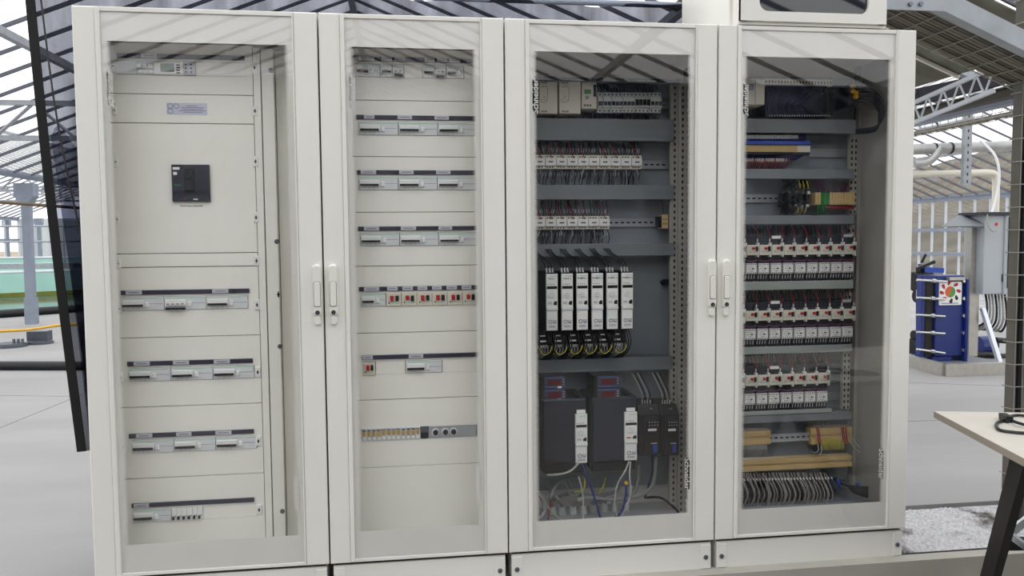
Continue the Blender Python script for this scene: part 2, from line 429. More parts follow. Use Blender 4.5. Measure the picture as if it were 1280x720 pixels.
def column(x, y, label, zt=2.2):
    t = thing('steel_column', (x, y, 0), label, 'column', 'greenhouse columns')
    part('post', t, GREYST, lambda m: m.box(-.06, -.06, .42, .06, .06, 2.2), ('col', 'post'))
    part('base_sleeve', t, GREYST, lambda m: m.box(-.075, -.075, .0, .075, .075, .42), ('col', 'sleeve'))
    part('gutter_bracket', t, GREYST, lambda m: m.prism([(-.065, 1.9), (.065, 1.9), (.14, 2.0), (.14, 2.2), (-.14, 2.2), (-.14, 2.0)], -.1, .1), ('col', 'brk'))
column(-4.7, 10.6, 'blue-grey steel column standing beside the pond liner')
column(-15.1, 33.0, 'distant grey steel column at the far back corner')
column(-12.6, 30.0, 'slim grey steel column far back beyond the ponds')
column(5.7, 6.1, 'steel column under the right gutter behind the cabinets')

def girder(name, p, q, depth, mat, label, n=12, r=.018, ch=.05):
    p = Vector(p); q = Vector(q); t = thing(name, p, label, 'truss'); d = q-p; dn = Vector((0, 0, -depth))
    part('top_chord', t, mat, lambda m: m.bar((0, 0, 0), d, ch, ch)); part('bottom_chord', t, mat, lambda m: m.bar(dn, d+dn, ch, ch))
    for i in range(n):
        a = d*(i/n); b = d*((i+.5)/n)+dn; c = d*((i+1)/n)
        part('strut', t, mat, lambda m: m.cyl(a, b, r, n=6)); part('strut', t, mat, lambda m: m.cyl(b, c, r, n=6))
    return t
GL = ['just behind the net', 'second behind the net', 'third behind the net', 'farthest from the cabinets']
for i, y in enumerate((6.1, 10.6, 15.1, 19.6)):
    girder('lattice_girder', (-3.45, y, 2.72), (4.45, y, 2.72), .36, STEEL, 'grey steel lattice girder under the main roof, '+GL[i], 10)
    girder('lattice_girder', (-13.85, y, 2.72), (-5.95, y, 2.72), .36, STEEL, 'grey steel lattice girder under the left roof, '+GL[i], 10)
girder('lattice_girder', (-3.45, -7.4, 2.72), (4.45, -7.4, 2.72), .36, STEEL, 'grey steel lattice girder seen reflected in the door glass', 12)
a = atx(1243, 84, 4.9); b = atx(1125, 136, 4.9)
girder('rafter_truss', a, b, .15, WHITEST, 'pale galvanised lattice truss at the upper right', 6, .008, .026)
rt_ = bpy.data.objects['rafter_truss']
for f_ in (.15, .85):
    q_ = (b-a)*f_; part('hanger', rt_, WHITEST, lambda m: m.cyl(q_, (q_.x, q_.y, 4.58-.4*4.9-a.z+.0), .006, n=6))
dk = thing('dark_screen', atx(1140, 110, 5.3), 'dark folded screen behind the pale rafter truss at right', 'screen'); dko = atx(1140, 110, 5.3)
def dks(m):
    P4 = [atx(1120, 137, 5.3)-dko, atx(1250, 106, 5.3)-dko, atx(1250, 88, 5.3)-dko, atx(1120, 116, 5.3)-dko]; n = len(m.v)
    m.v += [tuple(p) for p in P4] + [tuple(p+Vector((.04, 0, 0))) for p in P4]
    m.f += [tuple(n+i for i in q) for q in ((0,1,2,3),(7,6,5,4),(0,4,5,1),(1,5,6,2),(2,6,7,3),(3,7,4,0))]
part('fabric', dk, pmat('dark_fabric', rgb(48, 46, 54), .9, var=.2), dks)

# retracted grey screen under the right roof slope
SCREEN = netmat('shade_screen', rgb(112, 112, 100), .86, (.8, .8, .75, 1))
def scr(m):
    m.v += [(3.3, 1.5, 3.16), (5.1, 1.5, 2.44), (5.1, 3.6, 2.44), (3.3, 3.6, 3.16)]
    m.v += [(x, y, z+.01) for x, y, z in m.v[:4]]
    m.f += [(0,3,2,1),(4,5,6,7),(0,1,5,4),(1,2,6,5),(2,3,7,6),(3,0,4,7)]
ss = thing('shade_screen', (0, 0, 0), 'dull grey shade screen stretched under the glass at upper right', 'screen')
part('sheet', ss, SCREEN, scr)
for y in (1.72, 2.5, 3.38): part('edge_batten', ss, CREAM, lambda m: m.bar((3.3, y, 3.14), (5.1, y, 2.42), .025, .02))
for x in (3.8, 4.4): part('edge_batten', ss, CREAM, lambda m: m.bar((x, 1.5, 3.14-.4*(x-3.3)), (x, 3.6, 3.14-.4*(x-3.3)), .025, .02))

NET = netmat('black_shade_net', rgb(16, 16, 20), .8, (.86, .89, 1.0, 1))
NETB = netmat('added_dark_net', rgb(16, 16, 20), .93, (.86, .89, 1.0, 1))
def net_sheet(m, f, nu, nv, th=.002):                    # f(u, v) -> point; a thin doubled sheet
    n = len(m.v)
    for k in (0, 1):
        for j in range(nv+1):
            for i in range(nu+1):
                p = f(i/nu, j/nv); m.v.append((p[0], p[1]+k*th, p[2]))
    m.f += [(n+j*(nu+1)+i, n+j*(nu+1)+i+1, n+(j+1)*(nu+1)+i+1, n+(j+1)*(nu+1)+i) for j in range(nv) for i in range(nu)]
HEM = pmat('black_hem', rgb(7, 7, 9), .8)
def netf(u, v):
    xl = -.40 + .13*(1-v); x = xl + (2.75-xl)*u; z = .40 + v*1.93
    return (x, .70 + .035*math.sin(x*9+z*1.3) + .02*math.sin(x*23), z)
nn_ = thing('shade_net', (0, 0, 0), 'black see-through shade net hanging behind the cabinets', 'net')
part('netting', nn_, NET, lambda m: net_sheet(m, netf, 120, 12), smooth=True)
part('hem', nn_, HEM, lambda m: m.extr([(-.035, 0), (.035, 0), (.035, .012), (-.035, .012)], 'z', 0, .001) if False else [m.bar((netf(0, j/12)[0]-.004, netf(0, j/12)[1]-.004, netf(0, j/12)[2]), (netf(0, (j+1)/12)[0]-.004, netf(0, (j+1)/12)[1]-.004, netf(0, (j+1)/12)[2]), .036, .006, up=(0, 1, 0)) for j in range(12)])
for zt_, cov in ((1.72, .45), (1.42, .5), (1.15, .6), (.9, .7)):  # extra sheets added to darken the lower net in steps
    part('darkening_layer', nn_, netmat('net_darkening', rgb(16, 16, 20), cov, (.86, .89, 1.0, 1)), lambda m: net_sheet(m, lambda u, v: (-.27-.12*v*(zt_-.42)/1.5+1.2*u, .74+.03*(1.8-zt_)+.02*math.sin(u*40+v*3), .42+v*(zt_-.42+.05*math.sin(u*50))), 60, 8), smooth=True)
part('net_rod', nn_, GREYST, lambda m: m.cyl((-.6, .70, 2.335), (2.9, .70, 2.335), .014, n=10))
part('net_cord', nn_, WBLK, lambda m: m.tube([(-.36, .66, 2.33), (-.30, .65, 1.7), (-.18, .655, 1.0), (-.10, .66, .6)], .004))
nb = thing('shade_net', (0, 0, 0), 'unseen dark net added behind the camera to darken the door reflections', 'net')  # out of view, added to dim what the door glass reflects
part('netting', nb, NETB, lambda m: net_sheet(m, lambda u, v: (-5+13*u, -5.2+.06*math.sin(u*80), -.1+v*2.95), 160, 4), smooth=True)  # sheet of the added unseen net
part('net_rod', nb, GREYST, lambda m: m.cyl((-5, -5.2, 2.86), (8, -5.2, 2.86), .02, n=8))  # rod of the added unseen net

# ------------------------------------------------------------------ cabinets
ZB, ZT = .115, 2.065
HANDLE = pmat('handle_plastic', rgb(228, 226, 218), .35)
def make_cabinet(x0, x1, label, handle, kind):
    W = x1-x0
    t = thing('electrical_cabinet', (x0, 0, 0), label, 'cabinet', 'row of electrical cabinets')
    g = .003
    inner = COVER if kind == 'plates' else PAINT
    # carcass
    part('side_panel', t, PAINT, lambda m: m.box(.004, .034, ZB-.01, .024, .40, ZT-.006))
    part('side_panel', t, PAINT, lambda m: m.box(W-.024, .034, ZB-.01, W-.004, .40, ZT-.006))
    part('back_panel', t, PAINT, lambda m: m.box(.024, .385, ZB-.01, W-.024, .40, ZT-.006))
    part('roof_panel', t, PAINT, lambda m: m.box(.004, .034, ZT-.006, W-.004, .40, ZT+.004))
    part('floor_plate', t, pmat('zinc_floor', rgb(196, 198, 198), .5, .1, var=.05), lambda m: m.box(.024, .045, ZB+.018, W-.024, .385, ZB+.03))
    part('front_frame', t, GAP, lambda m: (m.box(.004, .0335, ZB, .0235, .034, ZT-.01)))
    # plinth
    pl = part('plinth', t, PAINT, lambda m: m.box(.012, .012, 0, W-.012, .39, ZB-.012))
    for xx in (.012, W-.052):
        part('plinth_corner', pl, PAINT, lambda m: m.box(xx, .008, .002, xx+.04, .012, ZB-.02, .0015))
        part('screw', pl, SILV, lambda m: (m.cyl((xx+.02, .008, .047), (xx+.02, .004, .047), .0095, .008, 12), m.box(xx+.0185, .002, .039, xx+.0215, .004, .055)))
    part('plinth_gap', t, GAP, lambda m: m.box(.014, .02, ZB-.012, W-.014, .38, ZB-.01))
    # door: stiles, rails, glass with printed border
    gx0, gx1 = .09, W-.087
    d = part('door', t, PAINT, lambda m: (m.box(g, 0, ZB, gx0-.014, .032, ZT, .004), m.box(gx1+.004, 0, ZB, W-g, .032, ZT, .004)))
    part('door_rail', d, PAINT, lambda m: m.box(gx0-.014, .003, ZT-.016, gx1+.004, .032, ZT, .002))
    part('door_rail', d, PAINT, lambda m: m.box(gx0-.014, .003, ZB, gx1+.004, .032, ZB+.013, .002))
    part('glazing_profile', d, PAINT, lambda m: m.box(gx0-.014, -.006, ZB+.004, gx0, .032, ZT-.002, .003))
    part('glazing_profile', d, PAINT, lambda m: m.box(gx1, -.003, ZB+.004, gx1+.004, .032, ZT-.002, .001))
    part('pane', d, GLASS, lambda m: m.box(gx0, .004, ZB+.013, gx1, .008, ZT-.016))
    cx0, cx1, cz0, cz1 = gx0+.012, gx1-.012, .226, 1.953
    F = .020
    def border(m):
        y0, y1 = .0082, .0088
        m.box(gx0, y0, ZB+.013, gx1, y1, cz0); m.box(gx0, y0, cz1, gx1, y1, ZT-.016)
        m.box(gx0, y0, cz0, cx0, y1, cz1); m.box(cx1, y0, cz0, gx1, y1, cz1)
    part('printed_border', d, PRINT, border)
    bl0, bl1 = 1.733, 1.852; br0, br1 = .317, .44
    for z0, z1 in ((cz0, bl0), (bl1, cz1)): part('printed_fade', d, FADEL, lambda m: m.box(cx0, .0083, z0, cx0+F, .0087, z1))
    for z0, z1 in ((cz0, br0), (br1, cz1)): part('printed_fade', d, FADER, lambda m: m.box(cx1-F, .0083, z0, cx1, .0087, z1))
    lettering('Schneider', .031, d, (cx0+.011, .0083, (bl0+bl1)/2), WHITEP, math.pi/2, 'brand_lettering')
    lettering('Schneider', .031, d, (cx1-.011, .0083, (br0+br1)/2), WHITEP, -math.pi/2, 'brand_lettering')
    # swing handle and lock
    hx = (W-.017-.004) if handle == 'right' else .034
    z0, z1 = .982, 1.196
    h = part('door_handle', t, HANDLE, lambda m: m.prism(rrect(hx-.0145, z0+.03, hx+.0145, z1, .0125), -.016, 0, .006), smooth=True)
    part('lever', h, HANDLE, lambda m: m.prism(rrect(hx-.0105, z0+.066, hx+.0105, z0+.152, .006), -.020, -.014, .002))
    part('lever_seam', h, GAP, lambda m: m.prism(rrect(hx-.0118, z0+.0646, hx+.0118, z0+.1534, .006), -.0165, -.015))
    part('lock_bezel', h, BLACK, lambda m: m.cyl((hx, -.015, z0+.045), (hx, -.0185, z0+.045), .0075, .0075, 16))
    part('lock', h, SILV, lambda m: m.cyl((hx, -.0175, z0+.045), (hx, -.0195, z0+.045), .0035, .003, 12))
    part('lock_tab', h, HANDLE, lambda m: m.prism(rrect(hx-.010, z0, hx+.010, z0+.034, .009), -.012, 0, .003))
    return t
CX = [0, .8, 1.45, 2.25, 3.05]
C1 = make_cabinet(0, .8, 'leftmost cream cabinet with white cover plates and a square black breaker', 'right', 'plates')
C2 = make_cabinet(.8, 1.45, 'narrow cream cabinet with rows of breakers and three black knobs', 'left', 'plates')
C3 = make_cabinet(1.45, 2.25, 'cream cabinet with six slim white drives behind its glass', 'right', 'open')
C4 = make_cabinet(2.25, 3.05, 'rightmost cream cabinet filled with red-button starters and terminal strips', 'left', 'open')

# small box standing on the rightmost cabinet
bx = thing('instrument_box', (2.333, 0, ZT+.004), 'cream box with rounded dark window on top of the rightmost cabinet', 'box')
def boxf(m):
    z1 = .42
    m.box(0, .012, .008, .583, .62, z1)
part('housing', bx, PAINT, boxf)
part('base_rail', bx, PAINT, lambda m: m.box(-.004, .004, 0, .587, .62, .012))
def fdoor(m):                                            # front frame with rounded opening
    x0, x1, z0, z1 = 0, .583, .012, .42; ins = rrect(.073, .048, .51, .36, .035, 6); n = len(m.v)
    out = []
    for p in ins:
        dx, dz = p[0]-.2915, p[1]-.204
        k = min((.2915)/abs(dx) if abs(dx) > 1e-6 else 9, (.208)/abs(dz) if abs(dz) > 1e-6 else 9)
        out.append((.2915+dx*k, max(z0, min(z1, .204+dz*k))))
    q = len(ins)
    for y in (-.006, .012):
        for r in (out, ins):
            for p in r: m.v.append((p[0], y, p[1]))
    for i in range(q):
        j = (i+1) % q
        m.f += [(n+i, n+j, n+q+j, n+q+i), (n+q+i, n+q+j, n+3*q+j, n+3*q+i), (n+2*q+i, n+i+0, n+j, n+2*q+j)]
    # fill the corners square
    m.box(x0, -.0055, z0, .03, .0119, z1); m.box(x1-.03, -.0055, z0, x1, .0119, z1)
part('box_door', bx, PAINT, fdoor)
part('window', bx, pmat('dark_window', rgb(24, 26, 36), .03, spec=.9), lambda m: m.box(.06, .006, .04, .52, .0118, .37))
def perf(m):
    for i in range(4):
        for j in range(3): m.box(-.0015, .555+.014*i, .02+.02*j+.004*i, .0, .563+.014*i, .032+.02*j+.004*i)
part('vent_slots', bx, GAP, perf, kind='stuff')
part('side_cover', bx, PAINT, lambda m: m.box(-.012, .07, .016, 0, .52, .40, .0))

# ------------------------------------------------------------------ parts inside the two plate cabinets
YP = .12
def X(px, py, Y=YP): return at(px, py, Y).x
def Z(px, py, Y=YP): return at(px, py, Y).z
def cover_plates(cab, xl, xr, cuts, slots):
    """cuts: heights of the joints, top to bottom; slots: list of (x0, z0, x1, z1)"""
    ox = cab.location.x
    for i in range(len(cuts)-1):
        zt, zb = cuts[i]-.0012, cuts[i+1]+.0012
        sl = [s for s in slots if s[1] > zb and s[3] < zt]
        def pf(m):
            if not sl: m.box(xl-ox, YP, zb, xr-ox, YP+.012, zt, .0015); return
            a, b, c, d = sl[0]; c0 = .0
            m.box(xl-ox, YP, d, xr-ox, YP+.012, zt); m.box(xl-ox, YP, zb, xr-ox, YP+.012, b)
            m.box(xl-ox, YP, b, a-ox, YP+.012, d); m.box(c-ox, YP, b, xr-ox, YP+.012, d)
        part('cover_plate', cab, COVER, pf)
    part('frame_backing', cab, GAP, lambda m: m.box(xl-ox, YP+.0125, cuts[-1], xr-ox, YP+.016, cuts[0]) if not slots else m.box(xl-ox, YP+.075, cuts[-1], xr-ox, YP+.078, cuts[0]))
def strip(cab, xl, xr, zc, tags):
    ox = cab.location.x
    s = part('label_strip', cab, NAVY, lambda m: m.box(xl-ox, YP-.006, zc-.008, xr-ox, YP, zc+.008, .001))
    for a, b in tags:
        part('label_tag', s, TAGM, lambda m: m.box(a-ox, YP-.0085, zc-.0065, b-ox, YP-.006, zc+.0075, .0005))
        part('label_print', s, INKL, lambda m: m.box(a+(b-a)*.18-ox, YP-.0088, zc-.001, b-(b-a)*.18-ox, YP-.0085, zc+.002))
HD = .0235                                               # half height of a modular device
def poles(name, x0, x1, zc, toggle, label, group, n=4, off=False, addon=True):
    """modular breaker: body, printed line, toggle bar, terminal screws, optional residual module"""
    w = x1-x0; tw = w*.5 if addon else w*.86
    t = thing(name, (x0, YP, zc), label, 'circuit breaker', group); k = (name, round(w, 4), n, off, addon)
    part('body', t, LIGHTG, lambda m: m.box(.0006, -.004, -HD, w-.0006, .07, HD, .001), k+('b',))
    part('nose', t, WHITEP, lambda m: m.box(.004, -.010, -.010, tw+.004, -.004, .012, .002), k+('n',))
    part('printed_line', t, GRNL, lambda m: m.box(.004, -.0045, HD-.006, w-.003, -.004, HD-.004), k+('g',))
    zt = -.0185 if off else -.006
    part('toggle', t, BLACK, lambda m: m.box(.006, -.019, zt-.0035, tw+.002, -.009, zt+.0035, .0015), k+('t',))
    def scr(m):
        for i in range(n):
            xx = .006+(tw-.006)*(i+.5)/n
            m.box(xx-.004, -.0052, -HD+.002, xx+.004, -.004, -HD+.008)
            if off: m.box(xx-.004, -.0115, -.004, xx+.004, -.010, -.001)
    part('terminal_covers', t, WHITEP if not off else INK, scr, k+('s',))
    if addon:
        part('test_button', t, WHITEP, lambda m: m.box(tw+.010, -.012, -.012, tw+.022, -.004, .006, .002), k+('k',))
        part('module_seam', t, INKL, lambda m: m.box(tw+.024, -.0044, -.0012, w-.004, -.004, 0), k+('m',))
    return t
def blank(cab, a, b, zc):
    ox = cab.location.x
    part('blanking_strip', cab, COVER, lambda m: m.box(a-ox+.0006, YP+.002, zc-HD, b-ox-.0006, YP+.008, zc+HD))
def starter(x0, x1, zc, label, group, Y=YP, flip=False):
    """small motor switch with a red and a black push button behind a cover"""
    w = x1-x0; t = thing('motor_switch', (x0, Y, zc), label, 'motor switch', group); k = ('ms', round(w, 4), flip)
    part('body', t, CREAM, lambda m: m.box(.0006, -.006, -HD-.001, w-.0006, .07, HD+.001, .0015), k+('b',))
    part('red_button', t, RED, lambda m: m.box(w*.28, -.016, -.006-(-.004 if flip else 0), w*.50, -.006, .014, .002), k+('r',))
    part('black_button', t, BLACK, lambda m: m.box(w*.62, -.014, -.006+(-.002 if flip else 0), w*.82, -.006, .014, .002), k+('k',))
    part('dial', t, INK, lambda m: m.cyl((w*.2, -.006, -.012), (w*.2, -.0075, -.012), .0028, n=10), k+('d',))
    part('printed_line', t, GRNL, lambda m: m.box(w*.28, -.0064, -.0145, w*.88, -.006, -.013), k+('g',))
    return t

# --- leftmost cabinet
CN = ['leftmost cabinet', 'narrow second cabinet']
x_l, x_r = .045, X(320, 250)
zc_rows1 = [Z(147, 69.5), Z(152, 366), Z(160, 455), Z(164, 545), Z(166, 632)]
cuts1 = [1.975, Z(200, 117.5), Z(200, 154), Z(200, 317), Z(200, 334), Z(200, 421.5), Z(200, 508), Z(200, 597), .150]
sx0 = [X(145, 80), X(152, 380), X(161, 468), X(165, 557), X(166, 640)]
slots1 = [(s, z-.040-HD-.001, s+.4345, z-.040+HD+.001) for s, z in zip(sx0, zc_rows1)]
cover_plates(C1, x_l, x_r, cuts1, slots1)
def pxs(row_y, *v): return [(X(a, row_y), X(b, row_y)) for a, b in v]
strip(C1, sx0[0]+.004, sx0[0]+.434, zc_rows1[0], pxs(69, (177, 197)))
strip(C1, sx0[1], sx0[1]+.44, zc_rows1[1], pxs(366, (158, 178), (266, 286)))
strip(C1, sx0[2]-.003, sx0[2]+.43, zc_rows1[2], pxs(455, (168, 188), (217, 237), (268, 288)))
strip(C1, sx0[3]-.008, sx0[3]+.425, zc_rows1[3], pxs(545, (171, 191), (221, 240), (270, 290)))
strip(C1, sx0[4]-.002, sx0[4]+.425, zc_rows1[4], pxs(632, (168, 187)))
# row with the meter
zc = zc_rows1[0]-.040; s = sx0[0]
mt = thing('blank_module', (s, YP, zc), 'wide plain light grey module beside the three small white toggles', 'module')
part('body', mt, LIGHTG, lambda m: m.box(.0006, -.004, -HD, .070, .07, HD, .001))
t = thing('fuse_switch', (s+.071, YP, zc), 'three small white toggles left of the grey display meter', 'circuit breaker')
part('body', t, LIGHTG, lambda m: m.box(0, -.004, -HD, .056, .07, HD, .001))
for i in range(3):
    part('toggle', t, WHITEP, lambda m: m.box(.002+.018*i, -.018, -.003, .018+.018*i, -.004, .010, .002))
    part('terminal_cover', t, WHITEP, lambda m: m.box(.004+.018*i, -.008, -.020, .016+.018*i, -.004, -.009, .001))
t = thing('energy_meter', (s+.1275, YP, zc), 'energy meter with grey display and small keys, top row of leftmost cabinet', 'meter')
part('body', t, WHITEP, lambda m: m.box(0, -.008, -HD, .097, .07, HD, .001))
part('display', t, LCD, lambda m: m.box(.022, -.0085, -.014, .068, -.008, .016))
part('printed_line', t, GREEN, lambda m: m.box(.002, -.0084, .0195, .09, -.008, .021))
for i in range(4): part('key', t, INK, lambda m: m.box(.075, -.0095, .008-.009*i, .087, -.008, .012-.009*i))
t = thing('keypad_module', (s+.2255, YP, zc), 'lilac-grey keypad module right of the display meter', 'module')
part('body', t, TAGM, lambda m: m.box(0, -.008, -HD, .040, .07, HD, .001))
for i in range(2):
    for j in range(3): part('key', t, INK, lambda m: m.box(.006+.018*i, -.0095, .010-.013*j, .012+.018*i, -.008, .015-.013*j))
blank(C1, s+.266, s+.4345, zc)
grp1 = 'breakers in the leftmost cabinet'
rown = ['', 'below the narrow middle plate', 'in the second triple row', 'in the third triple row', 'in the bottom row']
posn = ['left', 'middle', 'right']
for r in (1, 2, 3):
    for i in range(3):
        off = (r == 1 and i == 1)
        nm = '%s of three breakers %s of leftmost cabinet' % (posn[i], rown[r] if r > 1 else 'in the upper triple row')
        if off: nm += ', toggle down'
        poles('circuit_breaker', sx0[r]+.0005+.1445*i, sx0[r]+.0005+.1445*(i+1)-.0006, zc_rows1[r]-.040, None, nm, grp1, 4, off)
zc = zc_rows1[4]-.040; s = sx0[4]
poles('circuit_breaker', s, s+.1325, zc, None, 'single wide breaker at left of the bottom row, leftmost cabinet', grp1)
for i in range(6):
    t = thing('miniature_breaker', (s+.134+.0181*i, YP, zc), '%s from left of six small breakers at bottom of leftmost cabinet' % ORD[i], 'circuit breaker', 'six small breakers in a row')
    part('body', t, WHITEP, lambda m: m.box(.0005, -.005, -HD, .0176, .07, HD, .001), 'mini_b')
    part('toggle', t, BLACK, lambda m: m.box(.004, -.015, -.017, .010, -.005, -.006, .001), 'mini_t')
    part('mark', t, INK, lambda m: m.box(.0125, -.0054, -.009, .015, -.005, -.004), 'mini_m')
blank(C1, s+.2427, s+.4345, zc)
# clips down the plate edges
for py in (85, 139, 202, 272, 326, 381, 465, 551, 637):
    zz = Z(320, py); xc = X(318.5 + (py-85)*.0105, py)
    c = part('plate_clip', C1, WHITEP, lambda m: m.box(-.010, -.006, -.019, .010, 0, .019, .003), 'clip', loc=(xc, YP, zz))
    part('clip_screw', c, INK, lambda m: (m.box(-.0012, -.0068, -.008, .0012, -.006, .008), m.prism(circ(0, 0, .0042, 8), -.0068, -.006)), 'clips')
    c = part('plate_clip', C1, WHITEP, lambda m: m.box(-.005, -.005, -.017, .007, 0, .017, .002), 'clip2', loc=(X(142 + (py-85)*.026, py), YP, zz-.004))
    part('clip_screw', c, INK, lambda m: m.prism(circ(0, 0, .003, 6), -.006, -.005), 'clips2')
# big moulded case breaker
a = at(215, 206, YP); b = at(263.5, 252, YP)
t = thing('main_breaker', (a.x, YP, b.z), 'square black main breaker in the leftmost cabinet', 'circuit breaker')
mw, mh = b.x-a.x, a.z-b.z
part('body', t, DARK, lambda m: m.box(0, -.012, 0, mw, .0, mh, .002))
part('toggle_housing', t, BLACK, lambda m: m.box(mw*.36, -.02, mh*.28, mw*.60, -.012, mh*.9, .003))
part('toggle', t, BLACK, lambda m: m.box(mw*.40, -.036, mh*.62, mw*.56, -.02, mh*.82, .003))
part('red_push', t, RED, lambda m: m.cyl((mw*.34, -.012, mh*.06), (mw*.34, -.0135, mh*.06), .0025, n=8))
part('rating_mark', t, WHITEP, lambda m: m.box(mw*.56, -.0125, mh*.045, mw*.68, -.012, mh*.075))
part('rating_mark', t, WHITEP, lambda m: (m.box(mw*.04, -.0125, mh*.86, mw*.22, -.012, mh*.93), m.box(mw*.05, -.0125, mh*.72, mw*.15, -.012, mh*.80)))
part('brand_mark', t, GREEN, lambda m: m.box(mw*.05, -.0125, mh*.43, mw*.25, -.012, mh*.46))
p = at(239.5, 257.3, YP)
lettering('Interruttore Generale', .0085, C1, (p.x, YP-.0002, p.z), INK, 0, 'plate_lettering')
# sticker
a = at(208, 128.5, YP); b = at(259, 143.5, YP)
st = thing('maker_sticker', (a.x, YP-.0005, b.z), 'small pale sticker with three round outlines on the upper cover plate', 'sticker')
sw, sh = b.x-a.x, a.z-b.z
part('paper', st, pmat('sticker_paper', rgb(208, 210, 226), .5), lambda m: m.box(0, -.0006, 0, sw, .0005, sh))
def ring(m, cx, cz, r):
    k = 18; n = len(m.v)
    for y in (-.0012, -.0006):
        for i in range(k):
            t_ = 2*math.pi*i/k
            for rr in (r, r*.8): m.v.append((cx+rr*math.cos(t_), y, cz+rr*math.sin(t_)))
    for i in range(k):
        j = (i+1) % k; m.f.append((n+2*i, n+2*j, n+2*j+1, n+2*i+1))
for cx_, cz_ in ((.013, .029), (.033, .029), (.013, .011)): part('ring_print', st, INKL, lambda m: ring(m, cx_, cz_, .0095))
part('text_print', st, INKL, lambda m: [m.box(sw*x0_, -.001, sh*z_, sw*x1_, -.0006, sh*(z_+.05)) for x0_, x1_, z_ in ((.48, .76, .72), (.35, .93, .58), (.38, .90, .44), (.31, .97, .30), (.41, .89, .16))])
# vertical wiring duct profile on the right
ox = 0
z0, z1 = .15, 1.965
part('duct_post', C1, COVER, lambda m: m.box(X(322.5, 300), YP-.004, z0, X(331, 300), .2, z1))
part('duct_post', C1, COVER, lambda m: m.box(X(332.5, 300), YP-.002, z0, X(347, 300), .2, z1))
part('duct_back', C1, GAP, lambda m: m.box(x_r, .17, z0, X(347.5, 300), .21, z1))
part('duct_side', C1, COVER, lambda m: m.box(X(348, 300), .155, z0, .776, .165, z1))
for px, py in ((339, 88), (346, 302), (350, 433), (353, 639)):
    p = at(px, py, YP-.002); part('duct_screw', C1, SILV, lambda m: m.cyl((p.x, YP-.002, p.z), (p.x, YP-.006, p.z), .009, .008, 12))
p = at(348, 368, YP-.002); part('keyhole', C1, BLACK, lambda m: (m.prism(circ(p.x, p.z, .005, 8), YP-.003, YP-.002), m.box(p.x-.002, YP-.003, p.z-.011, p.x+.002, YP-.002, p.z+.011)))

# --- narrow second cabinet
x_l, x_r = .86, 1.395
rows2 = [(443, 73.5), (446, 146.5), (446, 215.5), (448, 286), (449, 361.5), (452, 447)]
zr2 = [Z(a, b) for a, b in rows2]; sx2 = [X(a+2, b+14) for a, b in rows2]
zf = Z(452, 543.5); sxf = X(452, 543)
cuts2 = [1.975, Z(520, 126), Z(520, 196), Z(520, 265), Z(520, 332), Z(520, 415), Z(520, 498), Z(520, 582), .15]
slots2 = [(sx2[i], zr2[i]-.040-HD-.001, (sx2[i]+.4345) if i not in (5,) else sx2[i]+.4345, zr2[i]-.040+HD+.001) for i in range(6)]
slots2.append((sxf, zf-HD, sxf+.4345, zf+HD))
cover_plates(C2, x_l, x_r, cuts2, slots2)
strip(C2, sx2[0]-.006, sx2[0]+.426, zr2[0], pxs(76, (449, 468), (477, 490), (493, 506), (531, 543), (546, 558), (562, 575)))
strip(C2, sx2[1]-.006, sx2[1]+.43, zr2[1], pxs(147, (455, 468), (497, 515), (543, 561)))
strip(C2, sx2[2]-.004, sx2[2]+.43, zr2[2], pxs(217, (451, 470), (499, 517), (545, 563)))
strip(C2, sx2[3]-.006, sx2[3]+.43, zr2[3], pxs(286, (455, 474), (501, 520), (548, 565)))
strip(C2, sx2[4]-.006, sx2[4]+.435, zr2[4], pxs(361, (455, 474), (484, 497), (503, 516), (522, 534), (540, 552), (558, 571), (577, 589)))
strip(C2, sx2[5]-.004, sx2[5]+.435, zr2[5], pxs(446, (453, 466), (511, 529)))
zc = zr2[0]-.040; s = sx2[0]; grp2 = 'breakers in the narrow cabinet'
poles('circuit_breaker', s, s+.086, zc, None, 'top row breaker at far left with one tiny toggle, narrow cabinet', grp2, 1)
poles('circuit_breaker', s+.087, s+.1295, zc, None, 'second breaker in top row of narrow cabinet, toggle up', grp2, 2, False, False)
poles('circuit_breaker', s+.130, s+.1725, zc, None, 'third breaker in top row of narrow cabinet, toggle down', grp2, 2, True, False)
blank(C2, s+.173, s+.2395, zc)
poles('circuit_breaker', s+.240, s+.2835, zc, None, 'fourth breaker in top row of narrow cabinet, after the blank gap', grp2, 2, False, False)
poles('circuit_breaker', s+.284, s+.3265, zc, None, 'fifth breaker in top row of narrow cabinet, toggle down', grp2, 2, True, False)
poles('circuit_breaker', s+.327, s+.392, zc, None, 'rightmost breaker in top row of narrow cabinet', grp2, 2)
blank(C2, s+.393, s+.4345, zc)
rn = ['', 'second', 'third', 'fourth']
for r in (1, 2, 3):
    for i in range(3):
        poles('circuit_breaker', sx2[r]+.0005+.144*i, sx2[r]+.144*(i+1)-.0002, zr2[r]-.040, None, '%s of three breakers in the %s row from top, narrow cabinet' % (posn[i], rn[r]), grp2)
zc = zr2[4]-.040; s = sx2[4]
poles('circuit_breaker', s, s+.091, zc, None, 'breaker with one tiny toggle left of six red-button switches', grp2, 1)
for i in range(6):
    starter(s+.092+.0567*i, s+.092+.0567*(i+1), zc, '%s from left of six red-and-black button switches in narrow cabinet' % ORD[i], 'row of six motor switches', flip=(i in (1, 5)))
zc = zr2[5]-.040; s = sx2[5]
starter(s, s+.045, zc-.002, 'lone red-and-black button switch below the row of six', None)
blank(C2, s+.046, s+.1555, zc)
poles('circuit_breaker', s+.156, s+.292, zc, None, 'lone breaker with long black toggle in the sixth row of narrow cabinet', grp2)
blank(C2, s+.293, s+.4345, zc)
